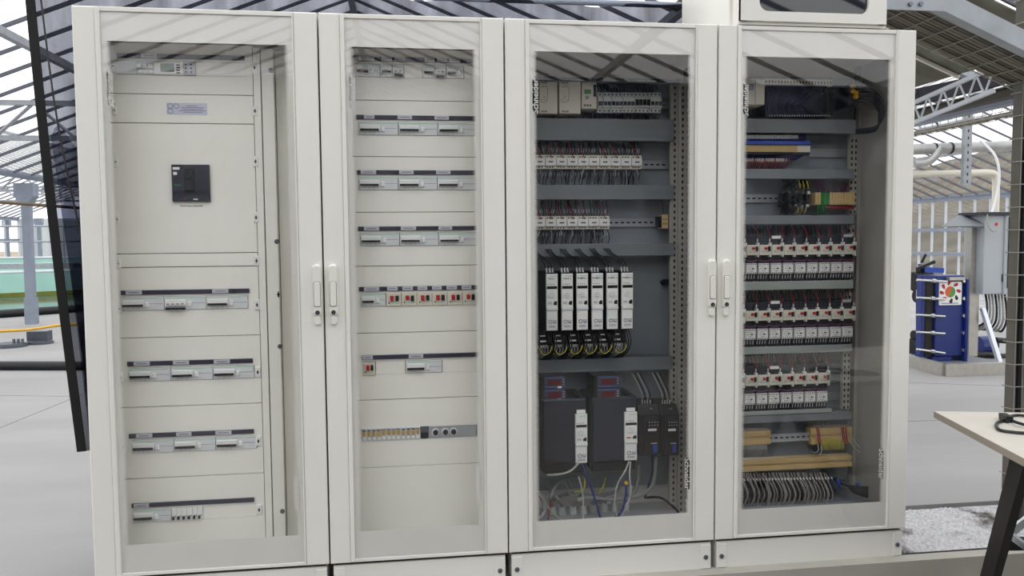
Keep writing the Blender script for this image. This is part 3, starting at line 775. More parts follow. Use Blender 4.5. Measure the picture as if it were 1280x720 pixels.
for i in range(12):
    t = thing('fuse_holder', (sxf+.0182*i, YP, zf), '%s from left of twelve clear amber fuse holders in narrow cabinet' % ORD[i], 'fuse holder', 'row of fuse holders')
    part('body', t, LIGHTG, lambda m: m.box(.0006, -.004, -HD, .0176, .06, HD, .001), 'fh_b')
    part('fuse', t, COPPER, lambda m: m.box(.004, -.010, -.006, .0145, -.004, .012, .002), 'fh_f', loc=(0, 0, 0 if i not in (4, 5, 6, 7, 11) else .003))
    part('window', t, SILV, lambda m: m.box(.003, -.006, .012, .0155, -.004, .019, .001), 'fh_w')
    part('cap', t, WHITEP, lambda m: m.cyl((.009, -.004, -.016), (.009, -.010, -.016), .0055, .004, 10), 'fh_c')
t = thing('black_relay', (sxf+.2195, YP, zf), 'small black and grey module between fuse holders and knob plate', 'module')
part('body', t, BLACK, lambda m: m.box(0, -.003, -HD, .028, .06, .0, .001)); part('top_half', t, SILV, lambda m: m.box(0, -.003, .0, .028, .06, HD, .001))
t = thing('knob_plate', (sxf+.249, YP, zf), 'grey plate with three black knobs in the narrow cabinet', 'panel')
part('plate', t, ALU, lambda m: m.box(0, -.003, -HD, .185, .0, HD, .001)); part('end_slot', t, BLACK, lambda m: m.box(.180, -.0036, -HD+.003, .1835, -.003, HD-.001))
for i, xx in enumerate((.026, .063, .094)):
    k = part('knob', t, BLACK, lambda m: (m.cyl((0, -.006, 0), (0, -.018, 0), .0105, .009, 16),), 'knob', loc=(xx, 0, -.001))
    part('knob_ring', k, WHITEP, lambda m: m.cyl((0, -.003, 0), (0, -.006, 0), .0145, .0135, 18), 'kring')

# ------------------------------------------------------------------ inside the third cabinet (drives)
YM = .365
def local(cab, p): return Vector(p)-cab.location
def mount(cab, x0, x1, z0, z1):
    ox = cab.location.x
    part('mounting_plate', cab, GALV, lambda m: m.box(x0-ox, YM, z0, x1-ox, YM+.006, z1))
def duct(cab, pl, pr, yt, yb, Yf=.27, lid=DUCT):
    """slotted wiring trunking: box with comb edges"""
    ox = cab.location.x; a = at(pl, yt, Yf); b = at(pl, yb, Yf); c = at(pr, yt, Yf)
    z1, z0 = a.z, b.z; x0, x1 = a.x-ox, c.x-ox
    d = part('cable_duct', cab, lid, lambda m: m.box(x0, Yf, z0, x1, Yf+.006, z1, .002))
    def comb(m):
        n = int((x1-x0)/.0125)
        for i in range(n):
            xx = x0+(i+.5)*(x1-x0)/n
            for zz in (z0+.004, z1-.006): m.box(xx-.004, Yf+.006, zz, xx+.004, YM, zz+.002)
    part('duct_fingers', d, DUCT, comb, kind='stuff'); part('duct_base', d, DUCT, lambda m: m.box(x0, YM-.004, z0+.003, x1, YM, z1-.003))
    return z0, z1
def rail(cab, px0, px1, py, Yr=YM-.012, h=.035, slots=True):
    ox = cab.location.x; a = at(px0, py, Yr); b = at(px1, py, Yr); z = a.z; x0, x1 = a.x-ox, b.x-ox
    r = part('din_rail', cab, ALU, lambda m: (m.box(x0, Yr+.004, z-h*.36, x1, YM, z+h*.36), m.box(x0, Yr, z+h*.36, x1, Yr+.004, z+h/2), m.box(x0, Yr, z-h/2, x1, Yr+.004, z-h*.36)))
    if slots:
        n = int((x1-x0)/.025)
        part('rail_slots', r, BLACK, lambda m: [m.box(x0+.025*(i+.25), Yr+.0035, z-.003, x0+.025*(i+.25)+.0145, Yr+.004, z+.003) for i in range(n)], kind='stuff')
    return z
def upright(cab, px0, px1, pyt, pyb, Y, cols, name='upright'):
    ox = cab.location.x; x0 = at(px0, 350, Y).x-ox; x1 = at(px1, 350, Y).x-ox; z1 = at(px0, pyt, Y).z; z0 = at(px0, pyb, Y).z
    u = part(name, cab, UPR, lambda m: m.box(x0, Y, z0, x1, Y+.02, z1, .001))
    def sl(m):
        n = int((z1-z0)/.025)
        for i in range(n):
            zz = z0+.025*(i+.4)
            for j in range(cols):
                xx = x0+(x1-x0)*(j+.5)/cols; m.box(xx-.0035, Y-.0006, zz-.006, xx+.0035, Y, zz+.006)
    part('upright_slots', u, BLACK, sl, kind='stuff')
def wires(name, label, mat, specs, r, cab_group='wiring'):
    """specs: list of point lists; thin wires nobody could count, one bundle"""
    return solo(name, mat, lambda m: [m.tube(p, r, 5, 3) for p in specs], label, 'wires', None, 'stuff', True)
def jig(p, s=.004): return (p[0]+random.uniform(-s, s), p[1]+random.uniform(-s, s), p[2]+random.uniform(-s, s))
def drop(x, y0, z0, z1, y1=None, dx=0.0, sag=.01):
    y1 = YM-.03 if y1 is None else y1
    return [(x, y0, z0), jig((x+dx*.4, y0-sag*.5, z0+(z1-z0)*.35)), jig((x+dx, (y0+y1)/2, z0+(z1-z0)*.7)), (x+dx, y1, z1)]

mount(C3, 1.485, at(836, 300, YM).x, at(700, 612, YM).z, at(700, 96, YM).z)
duct(C3, 655, 843, 147, 175); duct(C3, 655, 843, 231, 249.5); duct(C3, 655, 843, 305.5, 321.5); duct(C3, 655, 841, 450.5, 467.5)
part('top_dark_bar', C3, BLACK, lambda m: m.box(.04, .25, at(700, 101, .25).z, .76, .30, at(700, 96, .25).z))  # plain black bar along the top edge of the mounting plate
upright(C3, 838, 847.5, 103, 636, .28, 1); upright(C3, 849.5, 862, 103, 640, .25, 2)
part('shade_filler', C3, BLACK, lambda m: m.box(at(863, 350, .25).x-1.45, .12, .20, .774, .30, 1.96))  # black strip added for the shadow between upright and side panel
part('upright_gap', C3, GAP, lambda m: m.box(at(836, 300, YM).x-1.45, YM-.002, .25, at(862, 300, .3).x-1.45, YM+.004, 1.86))
# row 1: power supplies, timer, breakers
zr = rail(C3, 655, 836, 128)
def psu(px0, px1, label):
    a = at(px0, 101.5, .25); b = at(px1, 142, .25); w_, h_ = b.x-a.x, a.z-b.z
    t = thing('power_supply', (a.x, .25, b.z), label, 'power supply', 'pair of power supplies')
    part('body', t, CREAM, lambda m: m.box(0, 0, 0, w_, YM-.25-.012, h_, .002))
    part('outline', t, SILV, lambda m: m.tube([(w_*.08, -.0005, h_*.36), (w_*.36, -.0005, h_*.37), (w_*.45, -.0005, h_*.6), (w_*.42, -.0005, h_*.83), (w_*.1, -.0005, h_*.83)], .0012, 4, 3))
    part('terminal_row', t, INK, lambda m: [m.box(w_*(.1+.09*i), -.001, zz, w_*(.15+.09*i), 0, zz+.006) for i in range(4) for zz in (h_*.04, h_*.93)])
    part('lamps', t, INK, lambda m: [m.cyl((w_*x_, -.001, h_*z_), (w_*x_, 0, h_*z_), .002, n=8) for x_, z_ in ((.26, .46), (.26, .53), (.12, .42), (.42, .42))])
psu(674, 697, 'left of two beige power supplies at top of third cabinet'); psu(699, 726, 'right of two beige power supplies, beside the green-display timer')
a = at(727, 102.5, .26); b = at(746, 136, .26); w_, h_ = b.x-a.x, a.z-b.z
t = thing('timer_relay', (a.x, .26, b.z), 'beige module with small green display in the third cabinet', 'timer')
part('body', t, CREAM, lambda m: m.box(0, 0, 0, w_, YM-.26-.012, h_, .002)); part('display', t, LCDG, lambda m: m.box(w_*.18, -.001, h_*.56, w_*.62, 0, h_*.72))
part('dial', t, SILV, lambda m: m.cyl((w_*.36, -.002, h_*.42), (w_*.36, 0, h_*.42), .007, n=14))
part('sockets', t, INK, lambda m: [m.box(w_*(.15+.18*i), -.001, h_*.09, w_*(.26+.18*i), 0, h_*.16) for i in range(3)])
part('side_plug', t, WDBL, lambda m: m.box(w_*.78, -.004, h_*.46, w_*.95, 0, h_*.9, .002))
spec = [(746.5, 753), (753.5, 763), (763.5, 777.5), (778, 792), (792.5, 811.5), (812, 826.5)]
nm = ['narrow breaker right beside the green-display timer', 'second small breaker right of the green-display timer', 'third white breaker in top row of third cabinet', 'white breaker with blue-black toggles in top row of third cabinet', 'white breaker with four dark toggles in top row of third cabinet', 'rightmost white breaker in top row of third cabinet']
for i, (p0, p1) in enumerate(spec):
    a = at(p0, 115.5, .295); b = at(p1, 141, .295); w_, h_ = b.x-a.x, a.z-b.z; n = max(1, round(w_/.018))
    t = thing('rail_breaker', (a.x, .295, b.z), nm[i], 'circuit breaker', 'rail breakers at top of third cabinet')
    part('body', t, LIGHTG, lambda m: m.box(.0004, 0, 0, w_-.0004, YM-.295-.012, h_, .001))
    part('nose', t, WHITEP, lambda m: m.box(.0004, -.012, h_*.24, w_-.0004, 0, h_*.74, .002))
    for q in range(n): part('toggle', t, NAVY if i != 4 else BLACK, lambda m: m.box(w_*(q+.15)/n, -.022, h_*.34, w_*(q+.85)/n, -.012, h_*.52 if i != 4 else h_*.62, .001))
    part('terminal_holes', t, INK, lambda m: [m.box(w_*(q+.3)/n, -.001, zz, w_*(q+.7)/n, 0, zz+.006) for q in range(n) for zz in (h_*.06, h_*.86)])
za = at(700, 141, .3).z; zb = at(700, 150, .3).z
wires('wire_bundle', 'dark wires dropping below the top row of third cabinet', WBLK, [drop(at(p, 142, .31).x, .31, za, zb-.01) for p in range(730, 824, 3)], .0016)
wires('wire_bundle', 'dark blue wires fanning out above the top breakers of third cabinet', WDBL, [drop(at(p, 113, .31).x, .31, at(p, 116, .31).z, at(p, 103, .31).z) for p in range(748, 828, 3)], .0018)
wires('wire_bundle', 'pale ferrules below the two beige power supplies', WWHT, [drop(at(p, 142, .30).x, .30, za, at(p, 149, .30).z) for p in (674, 677, 682, 704, 707, 711)], .0016)

def relay(x, z, w_, h_, Y, label, group):
    t = thing('mini_contactor', (x, Y, z), label, 'contactor', group); k = ('mc', round(w_, 4), round(h_, 4))
    part('body', t, CREAM, lambda m: m.box(.0005, .0, 0, w_-.0005, YM-Y-.012, h_, .0015), k+('b',))
    part('face', t, WHITEP, lambda m: m.box(.001, -.008, h_*.22, w_-.001, 0, h_*.76, .002), k+('f',))
    part('mark', t, INK, lambda m: m.box(w_*.3, -.009, h_*.46, w_*.72, -.008, h_*.54), k+('m',))
    part('terminal_holes', t, INK, lambda m: [m.box(w_*(.14+.25*i), -.001, zz, w_*(.26+.25*i), 0, zz+.005) for i in range(3) for zz in (h_*.82, h_*.08)], k+('t',))
def relay_row(pl, pr, yt, yb, n, rowname, Y=.30):
    a = at(pl, yt, Y); b = at(pr, yb, Y); w_ = (b.x-a.x)/n; h_ = at(pl, yt, Y).z-at(pl, yb, Y).z; z = at(pl, yb, Y).z
    for i in range(n): relay(a.x+w_*i, z, w_, h_, Y, '%s small white contactor from left in %s of third cabinet' % (ORD[i], rowname), 'mini contactors, '+rowname)
    return a.x, w_, z, h_
x0_, w_, z_, h_ = relay_row(667.5, 802.3, 193.5, 211, 10, 'the row of ten'); rail(C3, 655, 836, 205)
def relay_wiring(x0_, w_, z_, h_, n, ztop, zbot, nm):
    L = []; U = []; R = []; Fw = []; Gw = []; Bk = []
    for i in range(n):
        for q in range(4):
            x = x0_+w_*(i+.15+.24*q)
            U.append(drop(x, .315, z_+h_+.004, ztop, None, random.uniform(-.012, .012)))
            Fw.append([(x, .312, z_+h_+.013), (x+.001, .312, z_+h_+.028)])
            L.append(drop(x, .315, z_-.003, zbot, None, random.uniform(-.012, .012)))
            Bk.append([(x, .312, z_-.012), (x, .312, z_-.026)])
        x = x0_+w_*(i+.55); Gw.append(drop(x, .306, z_-.002, zbot, .32, random.uniform(-.015, .01)))
        if i in (0, 1, 2, 3, 4, 6, 7, 9): R.append([(x0_+w_*(i+.1), .318, ztop), (x0_+w_*(i+.25), .30, z_+h_+.03), (x0_+w_*(i+.6), .288, z_+h_*.75)])
    wires('wire_bundle', 'dark wires above %s' % nm, WBLK, U, .0017); wires('wire_bundle', 'dark wires hanging below %s' % nm, WDBL, L, .0017)
    wires('wire_bundle', 'red wires looping above %s' % nm, REDW, R, .0019); wires('wire_bundle', 'white wire ferrules along the top of %s' % nm, WWHT, Fw, .0016)
    wires('wire_bundle', 'pale grey wires dropping below %s' % nm, WGRY, Gw, .0022); wires('wire_bundle', 'white ferrules right below %s' % nm, WWHT, Bk, .0013)
relay_wiring(x0_, w_, z_, h_, 10, at(700, 176, .3).z, at(700, 231, .3).z, 'the row of ten small contactors')
x0_, w_, z_, h_ = relay_row(667.5, 762, 270.5, 287, 7, 'the row of seven'); rail(C3, 655, 834, 279)
relay_wiring(x0_, w_, z_, h_, 7, at(700, 250, .3).z, at(700, 305, .3).z, 'the row of seven small contactors')
a = at(823, 286, .31); t = thing('terminal_block', (a.x, .31, a.z), 'small beige terminal block at the right end of the rail, third cabinet', 'terminal block')
part('end_stop', t, BLACK, lambda m: m.box(0, 0, .006, .014, YM-.31-.012, .05)); part('block', t, BEIGE, lambda m: (m.box(.014, -.006, 0, .040, YM-.31-.012, .058, .002)))
part('screw_holes', t, INK, lambda m: [m.box(.018+.009*i, -.0065, zz, .023+.009*i, -.006, zz+.005) for i in range(2) for zz in (.018, .036)])
wires('wire_bundle', 'thin dark lead dropping to the small beige terminal block', WBLK, [[(a.x+.02, .33, at(828, 250, .33).z), (a.x+.024, .325, a.z+.09), (a.x+.026, .32, a.z+.055)]], .0018)

# six slim drives
def drive(x, z, w_, h_, Y, name_text, label, group, red=False, depth=None, text=True):
    t = thing('slim_drive', (x, Y, z), label, 'drive', group); k = ('drv', round(w_, 4), round(h_, 4))
    dp = depth or (YM-Y)
    part('housing', t, BLACK, lambda m: m.box(.003, .012, -.004, w_-.002, dp, h_+.004), k+('h', dp))
    part('front_cover', t, WHITEP, lambda m: (m.box(0, 0, h_*.40, w_, .012, h_, .002), m.box(.001, .001, 0, w_-.001, .012, h_*.39, .002)), k+('f',))
    part('step', t, LIGHTG, lambda m: m.box(0, -.004, h_*.355, w_, .004, h_*.405, .002), k+('s',))
    part('display', t, BLACK, lambda m: m.box(w_*.06, -.001, h_*.735, w_*.94, 0, h_*.785), k+('d',))
    part('jog_dial', t, LIGHTG, lambda m: m.cyl((w_*.48, -.004, h_*.63), (w_*.48, 0, h_*.63), w_*.24, n=18), k+('j',))
    part('port', t, BLACK, lambda m: m.prism([(w_*.66, h_*.45), (w_*.92, h_*.45), (w_*.92, h_*.52), (w_*.76, h_*.52), (w_*.62, h_*.49)], -.001, 0), k+('p',))
    part('round_mark', t, SILV, lambda m: ring_y(m, w_*.34, h_*.155, w_*.17), k+('r',))
    part('code_print', t, INKL, lambda m: [m.box(w_*(.58+.1*(i % 3)), -.0005, h_*(.125+.035*(i//3)), w_*(.66+.1*(i % 3)), .001, h_*(.15+.035*(i//3))) for i in (0, 1, 2, 3, 5)] + [m.box(w_*.2, -.0005, h_*zz, w_*.8, .001, h_*(zz+.008)) for zz in (.055, .08)], k+('c',))
    part('lamps', t, INKL, lambda m: [m.box(w_*(.12+.17*i), -.0006, h_*.81, w_*(.2+.17*i), 0, h_*.825) for i in range(4)], k+('l',))
    part('key_print', t, RED if red else TAGM, lambda m: m.box(w_*.14, -.0006, h_*.465, w_*.5, 0, h_*.51 if not red else h_*.49), k+('q', red))
    part('brand_line', t, GRNL, lambda m: m.box(w_*.3, -.0006, h_*.955, w_*.9, 0, h_*.965), k+('g',))
    if text: lettering(name_text, .0095, t, (w_*.5, -.0004, h_*.915), INK, 0, 'drive_lettering')
    return t
def ring_y(m, cx, cz, r, th=.72):
    k = 18; n = len(m.v)
    for i in range(k):
        t_ = 2*math.pi*i/k
        for rr in (r, r*th): m.v.append((cx+rr*math.cos(t_), -.0006, cz+rr*math.sin(t_)))
    for i in range(k):
        j = (i+1) % k; m.f.append((n+2*i, n+2*j, n+2*j+1, n+2*i+1))
YD = .15
lefts = [682.4, 701.2, 720, 738.8, 757.6, 776.4]
names = ['PALA 1', 'PALA 2', 'POMPA 1', 'POMPA 2', 'POMPA 3', 'POMPA 4']
dz1 = at(683, 342.5, YD).z; dz0 = at(683, 413.5, YD).z; dw = at(697.3, 380, YD).x-at(682.9, 380, YD).x
dx0 = at(682.9, 380, YD).x; dp_ = (at(777.3, 380, YD).x-dx0)/5
for i in range(6):
    drive(dx0+dp_*i, dz0, dw, dz1-dz0, YD, names[i], 'white slim drive lettered %s, %s of six' % (names[i], ORD[i]), 'six slim drives')
ft = []; bw = []; gw = []; yw = []; fl = []
for i in range(6):
    x = dx0+dp_*i
    t = thing('drive_breaker', (x-.022, .20, dz0-.062), '%s black breaker from left under the slim drives' % ORD[i], 'circuit breaker', 'black breakers under the drives')
    part('body', t, BLACK, lambda m: m.box(0, 0, 0, .052, YM-.2, .058, .003), 'db_b')
    part('label_tag', t, WHITEP, lambda m: (m.box(.006, -.001, .012, .030, 0, .018), m.box(.006, -.001, .034, .026, 0, .038)), 'db_l')
    part('red_mark', t, RED, lambda m: m.cyl((.042, -.001, .03), (.042, 0, .03), .003, n=8), 'db_r')
    for q in range(3):
        ft.append([(x+.008+.012*q, YD+.03, dz1+.002), (x+.006+.012*q, YD+.032, dz1+.022)])
        bw.append([(x+.006+.012*q, YD+.032, dz1+.02), (x-.004+.01*q, YD+.05, dz1+.05), (x-.03+.008*q, YD+.09, dz1+.075), (x-.045+.012*q, .29, dz1+.105)])
        gw.append([(x-.012+.012*q, .21, dz0-.060), (x-.010+.012*q, .20, dz0-.09), (x-.03+.016*q, .25, dz0-.115), (x-.035+.016*q, .31, dz0-.15)])
        fl.append([(x-.012+.01*q, .205, dz0-.060), (x-.013+.01*q, .203, dz0-.073)])
    for q in range(4):
        bw.append([(x+.012+.008*q, YD+.05, dz0), (x+.016+.01*q, YD+.03, dz0-.05), (x+.02+.008*q, .22, dz0-.1), (x-.01+.012*q, .31, dz0-.15)])
    yw.append([(x+.03, .22, dz0-.02), (x+.026, .18, dz0-.075), (x-.004, .18, dz0-.1), (x-.02, .21, dz0-.075)])
    part('top_clip', None, BLACK, lambda m: None) if False else None
wires('wire_bundle', 'white ferrules on top of the six slim drives', WWHT, ft, .0032); wires('wire_bundle', 'black wires arching above and hanging below the slim drives', WBLK, bw, .0024)
wires('wire_bundle', 'grey wires hanging below the black drive breakers', WGRY, gw, .0018); wires('wire_bundle', 'yellow-green earth loops below the slim drives', WYEL, yw, .0018)
wires('wire_bundle', 'white ferrules on the black drive breakers', WWHT, fl, .0022)
# cam knob on the plate edge
p = at(830, 353, .33); solo('plate_cam', BLACK, lambda m: (m.cyl((p.x, YM, p.z), (p.x, .33, p.z), .008, n=10), m.box(p.x+.005, .338, p.z-.01, p.x+.025, YM, p.z+.012)), 'small black cam on the mounting plate right of the slim drives', 'latch')
# reading meters in two stacks
def meter(px0, px1, yt, yb, Y, label, tagd):
    a = at(px0, yt, Y); b = at(px1, yb, Y); w_, h_ = b.x-a.x, a.z-b.z
    t = thing('panel_meter', (a.x, Y, b.z), label, 'meter', 'dark panel meters')
    part('housing', t, BLACK, lambda m: m.box(-.012, .004, .001, w_, .12, h_-.001, .002)); part('bezel', t, NAVY, lambda m: m.box(0, 0, .002, w_, .004, h_-.002, .001))
    part('display', t, pmat('red_display', rgb(92, 28, 34), .25), lambda m: m.box(w_*.18, -.001, h_*.28, w_*.76, 0, h_*.74))
    part('stripe', t, pmat('meter_blue', rgb(70, 92, 140), .4), lambda m: (m.box(w_*.03, -.0008, h_*.08, w_*.97, 0, h_*.2), m.box(w_*.03, -.0008, h_*.82, w_*.86, 0, h_*.92)))
    part('keys', t, TAGM, lambda m: [m.box(w_*.86, -.001, h_*(.3+.2*i), w_*.92, 0, h_*(.38+.2*i)) for i in range(3)])
    if tagd: part('label_tag', t, WHITEP, lambda m: m.box(w_*.62, -.0015, h_*.04, w_*.8, 0, h_*.2))
meter(680, 707.5, 471, 485.5, .17, 'upper dark meter of the left stack under the lowest duct', True); meter(680, 707.5, 486.5, 501, .17, 'lower dark meter of the left stack, on top of the left black drive', True)
meter(746.5, 775.5, 470, 484.5, .17, 'upper dark meter of the right stack under the lowest duct', False); meter(746.5, 775.5, 485.5, 500, .17, 'lower dark meter of the right stack, on top of the right black drive', False)
def bigdrive(px0, px1, yt, yb, ybase, sx0_, sx1_, syt, syb, label, red):
    Y = .16; a = at(px0, yt, Y); b = at(px1, yb, Y); w_, h_ = b.x-a.x, a.z-b.z; hb = b.z-at(px0, ybase, Y).z
    t = thing('large_drive', (a.x, Y, b.z), label, 'drive', 'two large black drives')
    part('housing', t, DARK, lambda m: m.box(0, 0, 0, w_, YM-Y, h_, .006)); part('base_block', t, BLACK, lambda m: m.box(.002, .006, -hb, w_-.002, YM-Y, 0, .003))
    part('panel_seam', t, BLACK, lambda m: (m.box(.002, -.0006, h_*.80, w_-.002, 0, h_*.806), m.box(.002, -.0006, h_*.24, w_-.002, 0, h_*.246)))
    part('side_frame', t, BLACK, lambda m: m.box(-.010, .01, -hb*.6, 0, YM-Y, h_*.98)); part('mount_foot', t, STEEL, lambda m: (m.box(-.005, .17, -hb-.065, w_*.42, .176, -hb+.01), m.box(-.005, .176, -hb-.03, w_*.4, YM-Y, -hb-.02)))
    part('top_grille', t, BLACK, lambda m: [m.box(w_*(.1+.08*i), .02, h_, w_*(.14+.08*i), .15, h_+.004) for i in range(10)])
    p = at(sx0_, syb, Y-.012); q = at(sx1_, syt, Y-.012)
    d = drive(p.x, p.z, q.x-p.x, q.z-p.z, Y-.012, '', 'white control strip mounted on the %s black drive' % ('right' if red else 'left'), 'control strips on large drives', red, .02, False)
    p2 = at((sx0_+sx1_)/2, syt-3, Y-.004); part('label_tag', t, WHITEP, lambda m: m.box(p2.x-.019-a.x, -.003, p2.z-.007-b.z, p2.x+.016-a.x, 0, p2.z+.007-b.z))
bigdrive(678, 733, 500, 578, 593, 719.5, 734.3, 517.5, 579.5, 'left large black drive with a white control strip', False)
bigdrive(740, 796, 498, 576.5, 590, 781, 796.8, 515, 576, 'right large black drive with a white control strip', True)
def softst(px0, px1, label):
    Y = .20; a = at(px0, 508, Y); b = at(px1, 568.5, Y); w_, h_ = b.x-a.x, a.z-b.z
    t = thing('soft_starter', (a.x, Y, b.z), label, 'soft starter', 'pair of soft starters')
    part('housing', t, BLACK, lambda m: m.extr([(0, 0), (0, h_*.82), (.03, h_), (YM-Y, h_), (YM-Y, 0)], 'x', .001, w_-.001))
    part('label_tag', t, WHITEP, lambda m: m.box(w_*.42, -.001, h_*.49, w_*.83, 0, h_*.54)); part('lamps', t, TAGM, lambda m: [m.box(w_*(.46+.13*i), -.0008, h_*zz, w_*(.52+.13*i), 0, h_*zz+.003) for i in range(4) for zz in (.6, .66)])
    part('screen', t, DARK, lambda m: m.box(w_*.36, -.0008, h_*.68, w_*.84, 0, h_*.79)); part('blue_connector', t, BLUEP, lambda m: m.box(w_*.66, -.002, h_*.05, w_*.86, 0, h_*.21)); part('terminal_line', t, TAGM, lambda m: m.box(w_*.56, -.001, h_*.23, w_*.86, 0, h_*.25))
    part('side_rib', t, DARK, lambda m: m.box(w_*.26, -.002, .005, w_*.31, 0, h_*.8)); part('screw', t, SILV, lambda m: m.cyl((w_*.62, .018, h_*.93), (w_*.62, .012, h_*.9), .006, n=10))
    return a.x, w_, a.z
s1 = softst(799, 825, 'left black soft starter beside the right large drive'); s2 = softst(825.5, 848.5, 'rightmost black soft starter beside the perforated upright')
L = []; G = []; Fq = []
for sx_, w_, zt_ in (s1, s2):
    for q in range(4):
        xx = sx_+w_*(.3+.13*q); zq = at(820, 466, .28).z
        (L if q % 2 else G).append([(xx, .25, zt_), (xx-.004, .235, zt_+.04), (xx-.02, .26, zt_+.09), (xx-.03, .29, zq)]); Fq.append([(xx, .245, zt_), (xx-.002, .24, zt_+.016)])
wires('wire_bundle', 'dark wires above the two soft starters', WBLK, L, .0022); wires('wire_bundle', 'grey wires above the two soft starters', WGRY, G, .0022); wires('wire_bundle', 'white ferrules on top of the soft starters', WWHT, Fq, .0026)

# glands and cables at the floor of the third cabinet
ZF = ZB+.03
gx = [(691, 637.5), (702.5, 637.5), (716, 637), (729, 636.5), (741.5, 634), (756, 633.5), (768, 633), (782.5, 632)]
gp = []
for i, (px, py) in enumerate(gx):
    p = atz(px, py+5, ZF); gp.append(p)
    t = thing('cable_gland', (p.x, p.y, ZF), '%s grey cable gland from left on the floor of third cabinet' % ORD[i], 'cable gland', 'row of cable glands')
    part('hex_nut', t, LIGHTG, lambda m: m.cyl((0, 0, 0), (0, 0, .014), .0165, n=6), 'gl_h'); part('collar', t, LIGHTG, lambda m: m.cyl((0, 0, .014), (0, 0, .034), .0145, .012, 12), 'gl_c', True); part('seal', t, SILV, lambda m: m.cyl((0, 0, .034), (0, 0, .037), .009, n=10), 'gl_s')
def cable(label, mat, pts, r): return solo('cable', mat, lambda m: m.tube(pts, r, 8, 6), label, 'cable', 'cables at the floor of third cabinet', None, True)
def PX(px, py, Y): return tuple(at(px, py, Y))
def gt(i): return (gp[i].x, gp[i].y, ZF+.034)
G_ = pmat('grey_cable_sheath', rgb(140, 141, 140), .5)
cable('short grey cable rising from the second gland to the left', G_, [gt(1), PX(699, 626, .17), PX(692, 618, .22), PX(684, 606, .3)], .0075)
cable('grey cable arching right from the third gland', G_, [gt(2), PX(722, 626, .15), PX(735, 622, .17), PX(770, 624, .2), PX(800, 619, .22), PX(816, 606, .24), PX(819, 585, .24), PX(820, 570, .24)], .0085)
cable('grey cable curling up from the first gland', G_, [gt(0), PX(688, 622, .2), PX(696, 606, .25), PX(707, 600, .28), PX(713, 606, .28)], .0075)
cable('grey cable arching from the fifth gland under the drives', G_, [gt(4), PX(745, 628, .2), PX(760, 624, .24), PX(790, 618, .27), PX(797, 600, .28), PX(798, 580, .28)], .0085)
cable('dark cable curved behind the glands', DUCT, [PX(690, 625, .3), PX(712, 617, .3), PX(735, 620, .3), PX(758, 618, .3), PX(772, 612, .3), PX(774, 598, .3)], .008)
cable('grey cable loop behind the left drive foot', G_, [PX(708, 614, .28), PX(718, 620, .27), PX(727, 612, .27), PX(725, 600, .28), PX(714, 596, .28), PX(706, 602, .28), PX(710, 612, .27)], .006)
cable('thick grey cable at the far left of the third cabinet floor', G_, [PX(672, 616, .2), PX(679, 626, .17), PX(680, 640, .13), PX(672, 650, .1)], .009)
cable('white cable curving up to the left drive control strip', WGRY, [PX(684, 594, .12), PX(700, 593, .12), PX(714, 588, .12), PX(724, 578, .13)], .0045)
cable('blue cable running down from the left control strip', WBLU, [PX(727, 580, .13), PX(733, 595, .12), PX(741, 615, .11), PX(751, 648, .1)], .0045)
cable('grey twisted cable beside the blue cable', WGRY, [PX(723, 595, .14), PX(728, 615, .12), PX(729, 640, .11), PX(729, 650, .1)], .0032)
cable('pale cable falling from the right control strip to the right of the gland row', WGRY, [PX(786, 577, .14), PX(781, 590, .12), PX(772, 605, .12), PX(768, 630, .11), PX(772, 648, .1)], .0036)
cable('second pale cable falling from the right control strip', WGRY, [PX(788, 577, .14), PX(787, 595, .12), PX(788, 620, .11), PX(775, 648, .1)], .0036)
cable('blue cable with yellow ring near the right glands', WBLU, [PX(783, 606, .12), PX(782, 620, .11), PX(777, 640, .105), PX(768, 648, .1)], .0055)
p = PX(783, 604, .12); solo('cable_ring', YEL, lambda m: m.cyl((p[0], p[1]-.004, p[2]), (p[0], p[1]+.008, p[2]), .0075, n=12), 'yellow ring lug on the blue cable', 'cable lug')
cable('yellow-green earth wire curved near the left drive foot', WYEL, [PX(718, 615, .2), PX(729, 612, .19), PX(731, 600, .2), PX(726, 595, .22)], .003)
cable('thin yellow-green wire left of the right drive foot', WYEL, [PX(748, 617, .2), PX(754, 608, .2), PX(757, 597, .24)], .0025)
cable('dark blue cable beside the soft starter drop cable', WDBL, [PX(806, 622, .25), PX(811, 606, .24), PX(815, 590, .24), PX(815, 568, .24)], .005)
cable('black cable running along the floor to the right corner', WBLK, [PX(806, 622, .28), PX(825, 622, .22), PX(840, 632, .16), PX(848, 640, .12)], .005)
cable('thin red wire at the left of the third cabinet floor', REDW, [PX(689, 625, .18), PX(687, 640, .12), PX(685, 650, .1)], .0025)
cable('thin grey wires crossing the first gland', WGRY, [PX(677, 618, .2), PX(687, 637, .13), PX(704, 651, .1)], .003)

# ------------------------------------------------------------------ inside the rightmost cabinet
mount(C4, 2.285, at(1063, 300, YM).x, at(1000, 640, YM).z, at(1000, 96, YM).z)
for yt, yb, pr in ((147, 165.5, 1070.5), (210.5, 223.5, 1068.5), (269, 281, 1068)): duct(C4, 915, pr, yt+.5, yb, .26)
PALE = pmat('pale_duct_lid', rgb(158, 164, 160), .5, var=.06)
duct(C4, 915, 1067, 352.5, 363.5, .26, PALE); duct(C4, 915, 1065.5, 434.5, 444, .26, PALE); duct(C4, 915, 1040, 515.5, 520.5, .255, PALE); duct(C4, 915, 1064, 520.5, 530.5, .26)
upright(C4, 1059.5, 1069.5, 165, 268, .30, 2); upright(C4, 1058.5, 1067, 282, 350, .30, 2); upright(C4, 1055.5, 1065, 364, 512, .30, 2)
part('side_liner', C4, pmat('grey_side_liner', rgb(160, 158, 150), .5), lambda m: m.box(.772, .05, .15, .776, .38, 2.0))
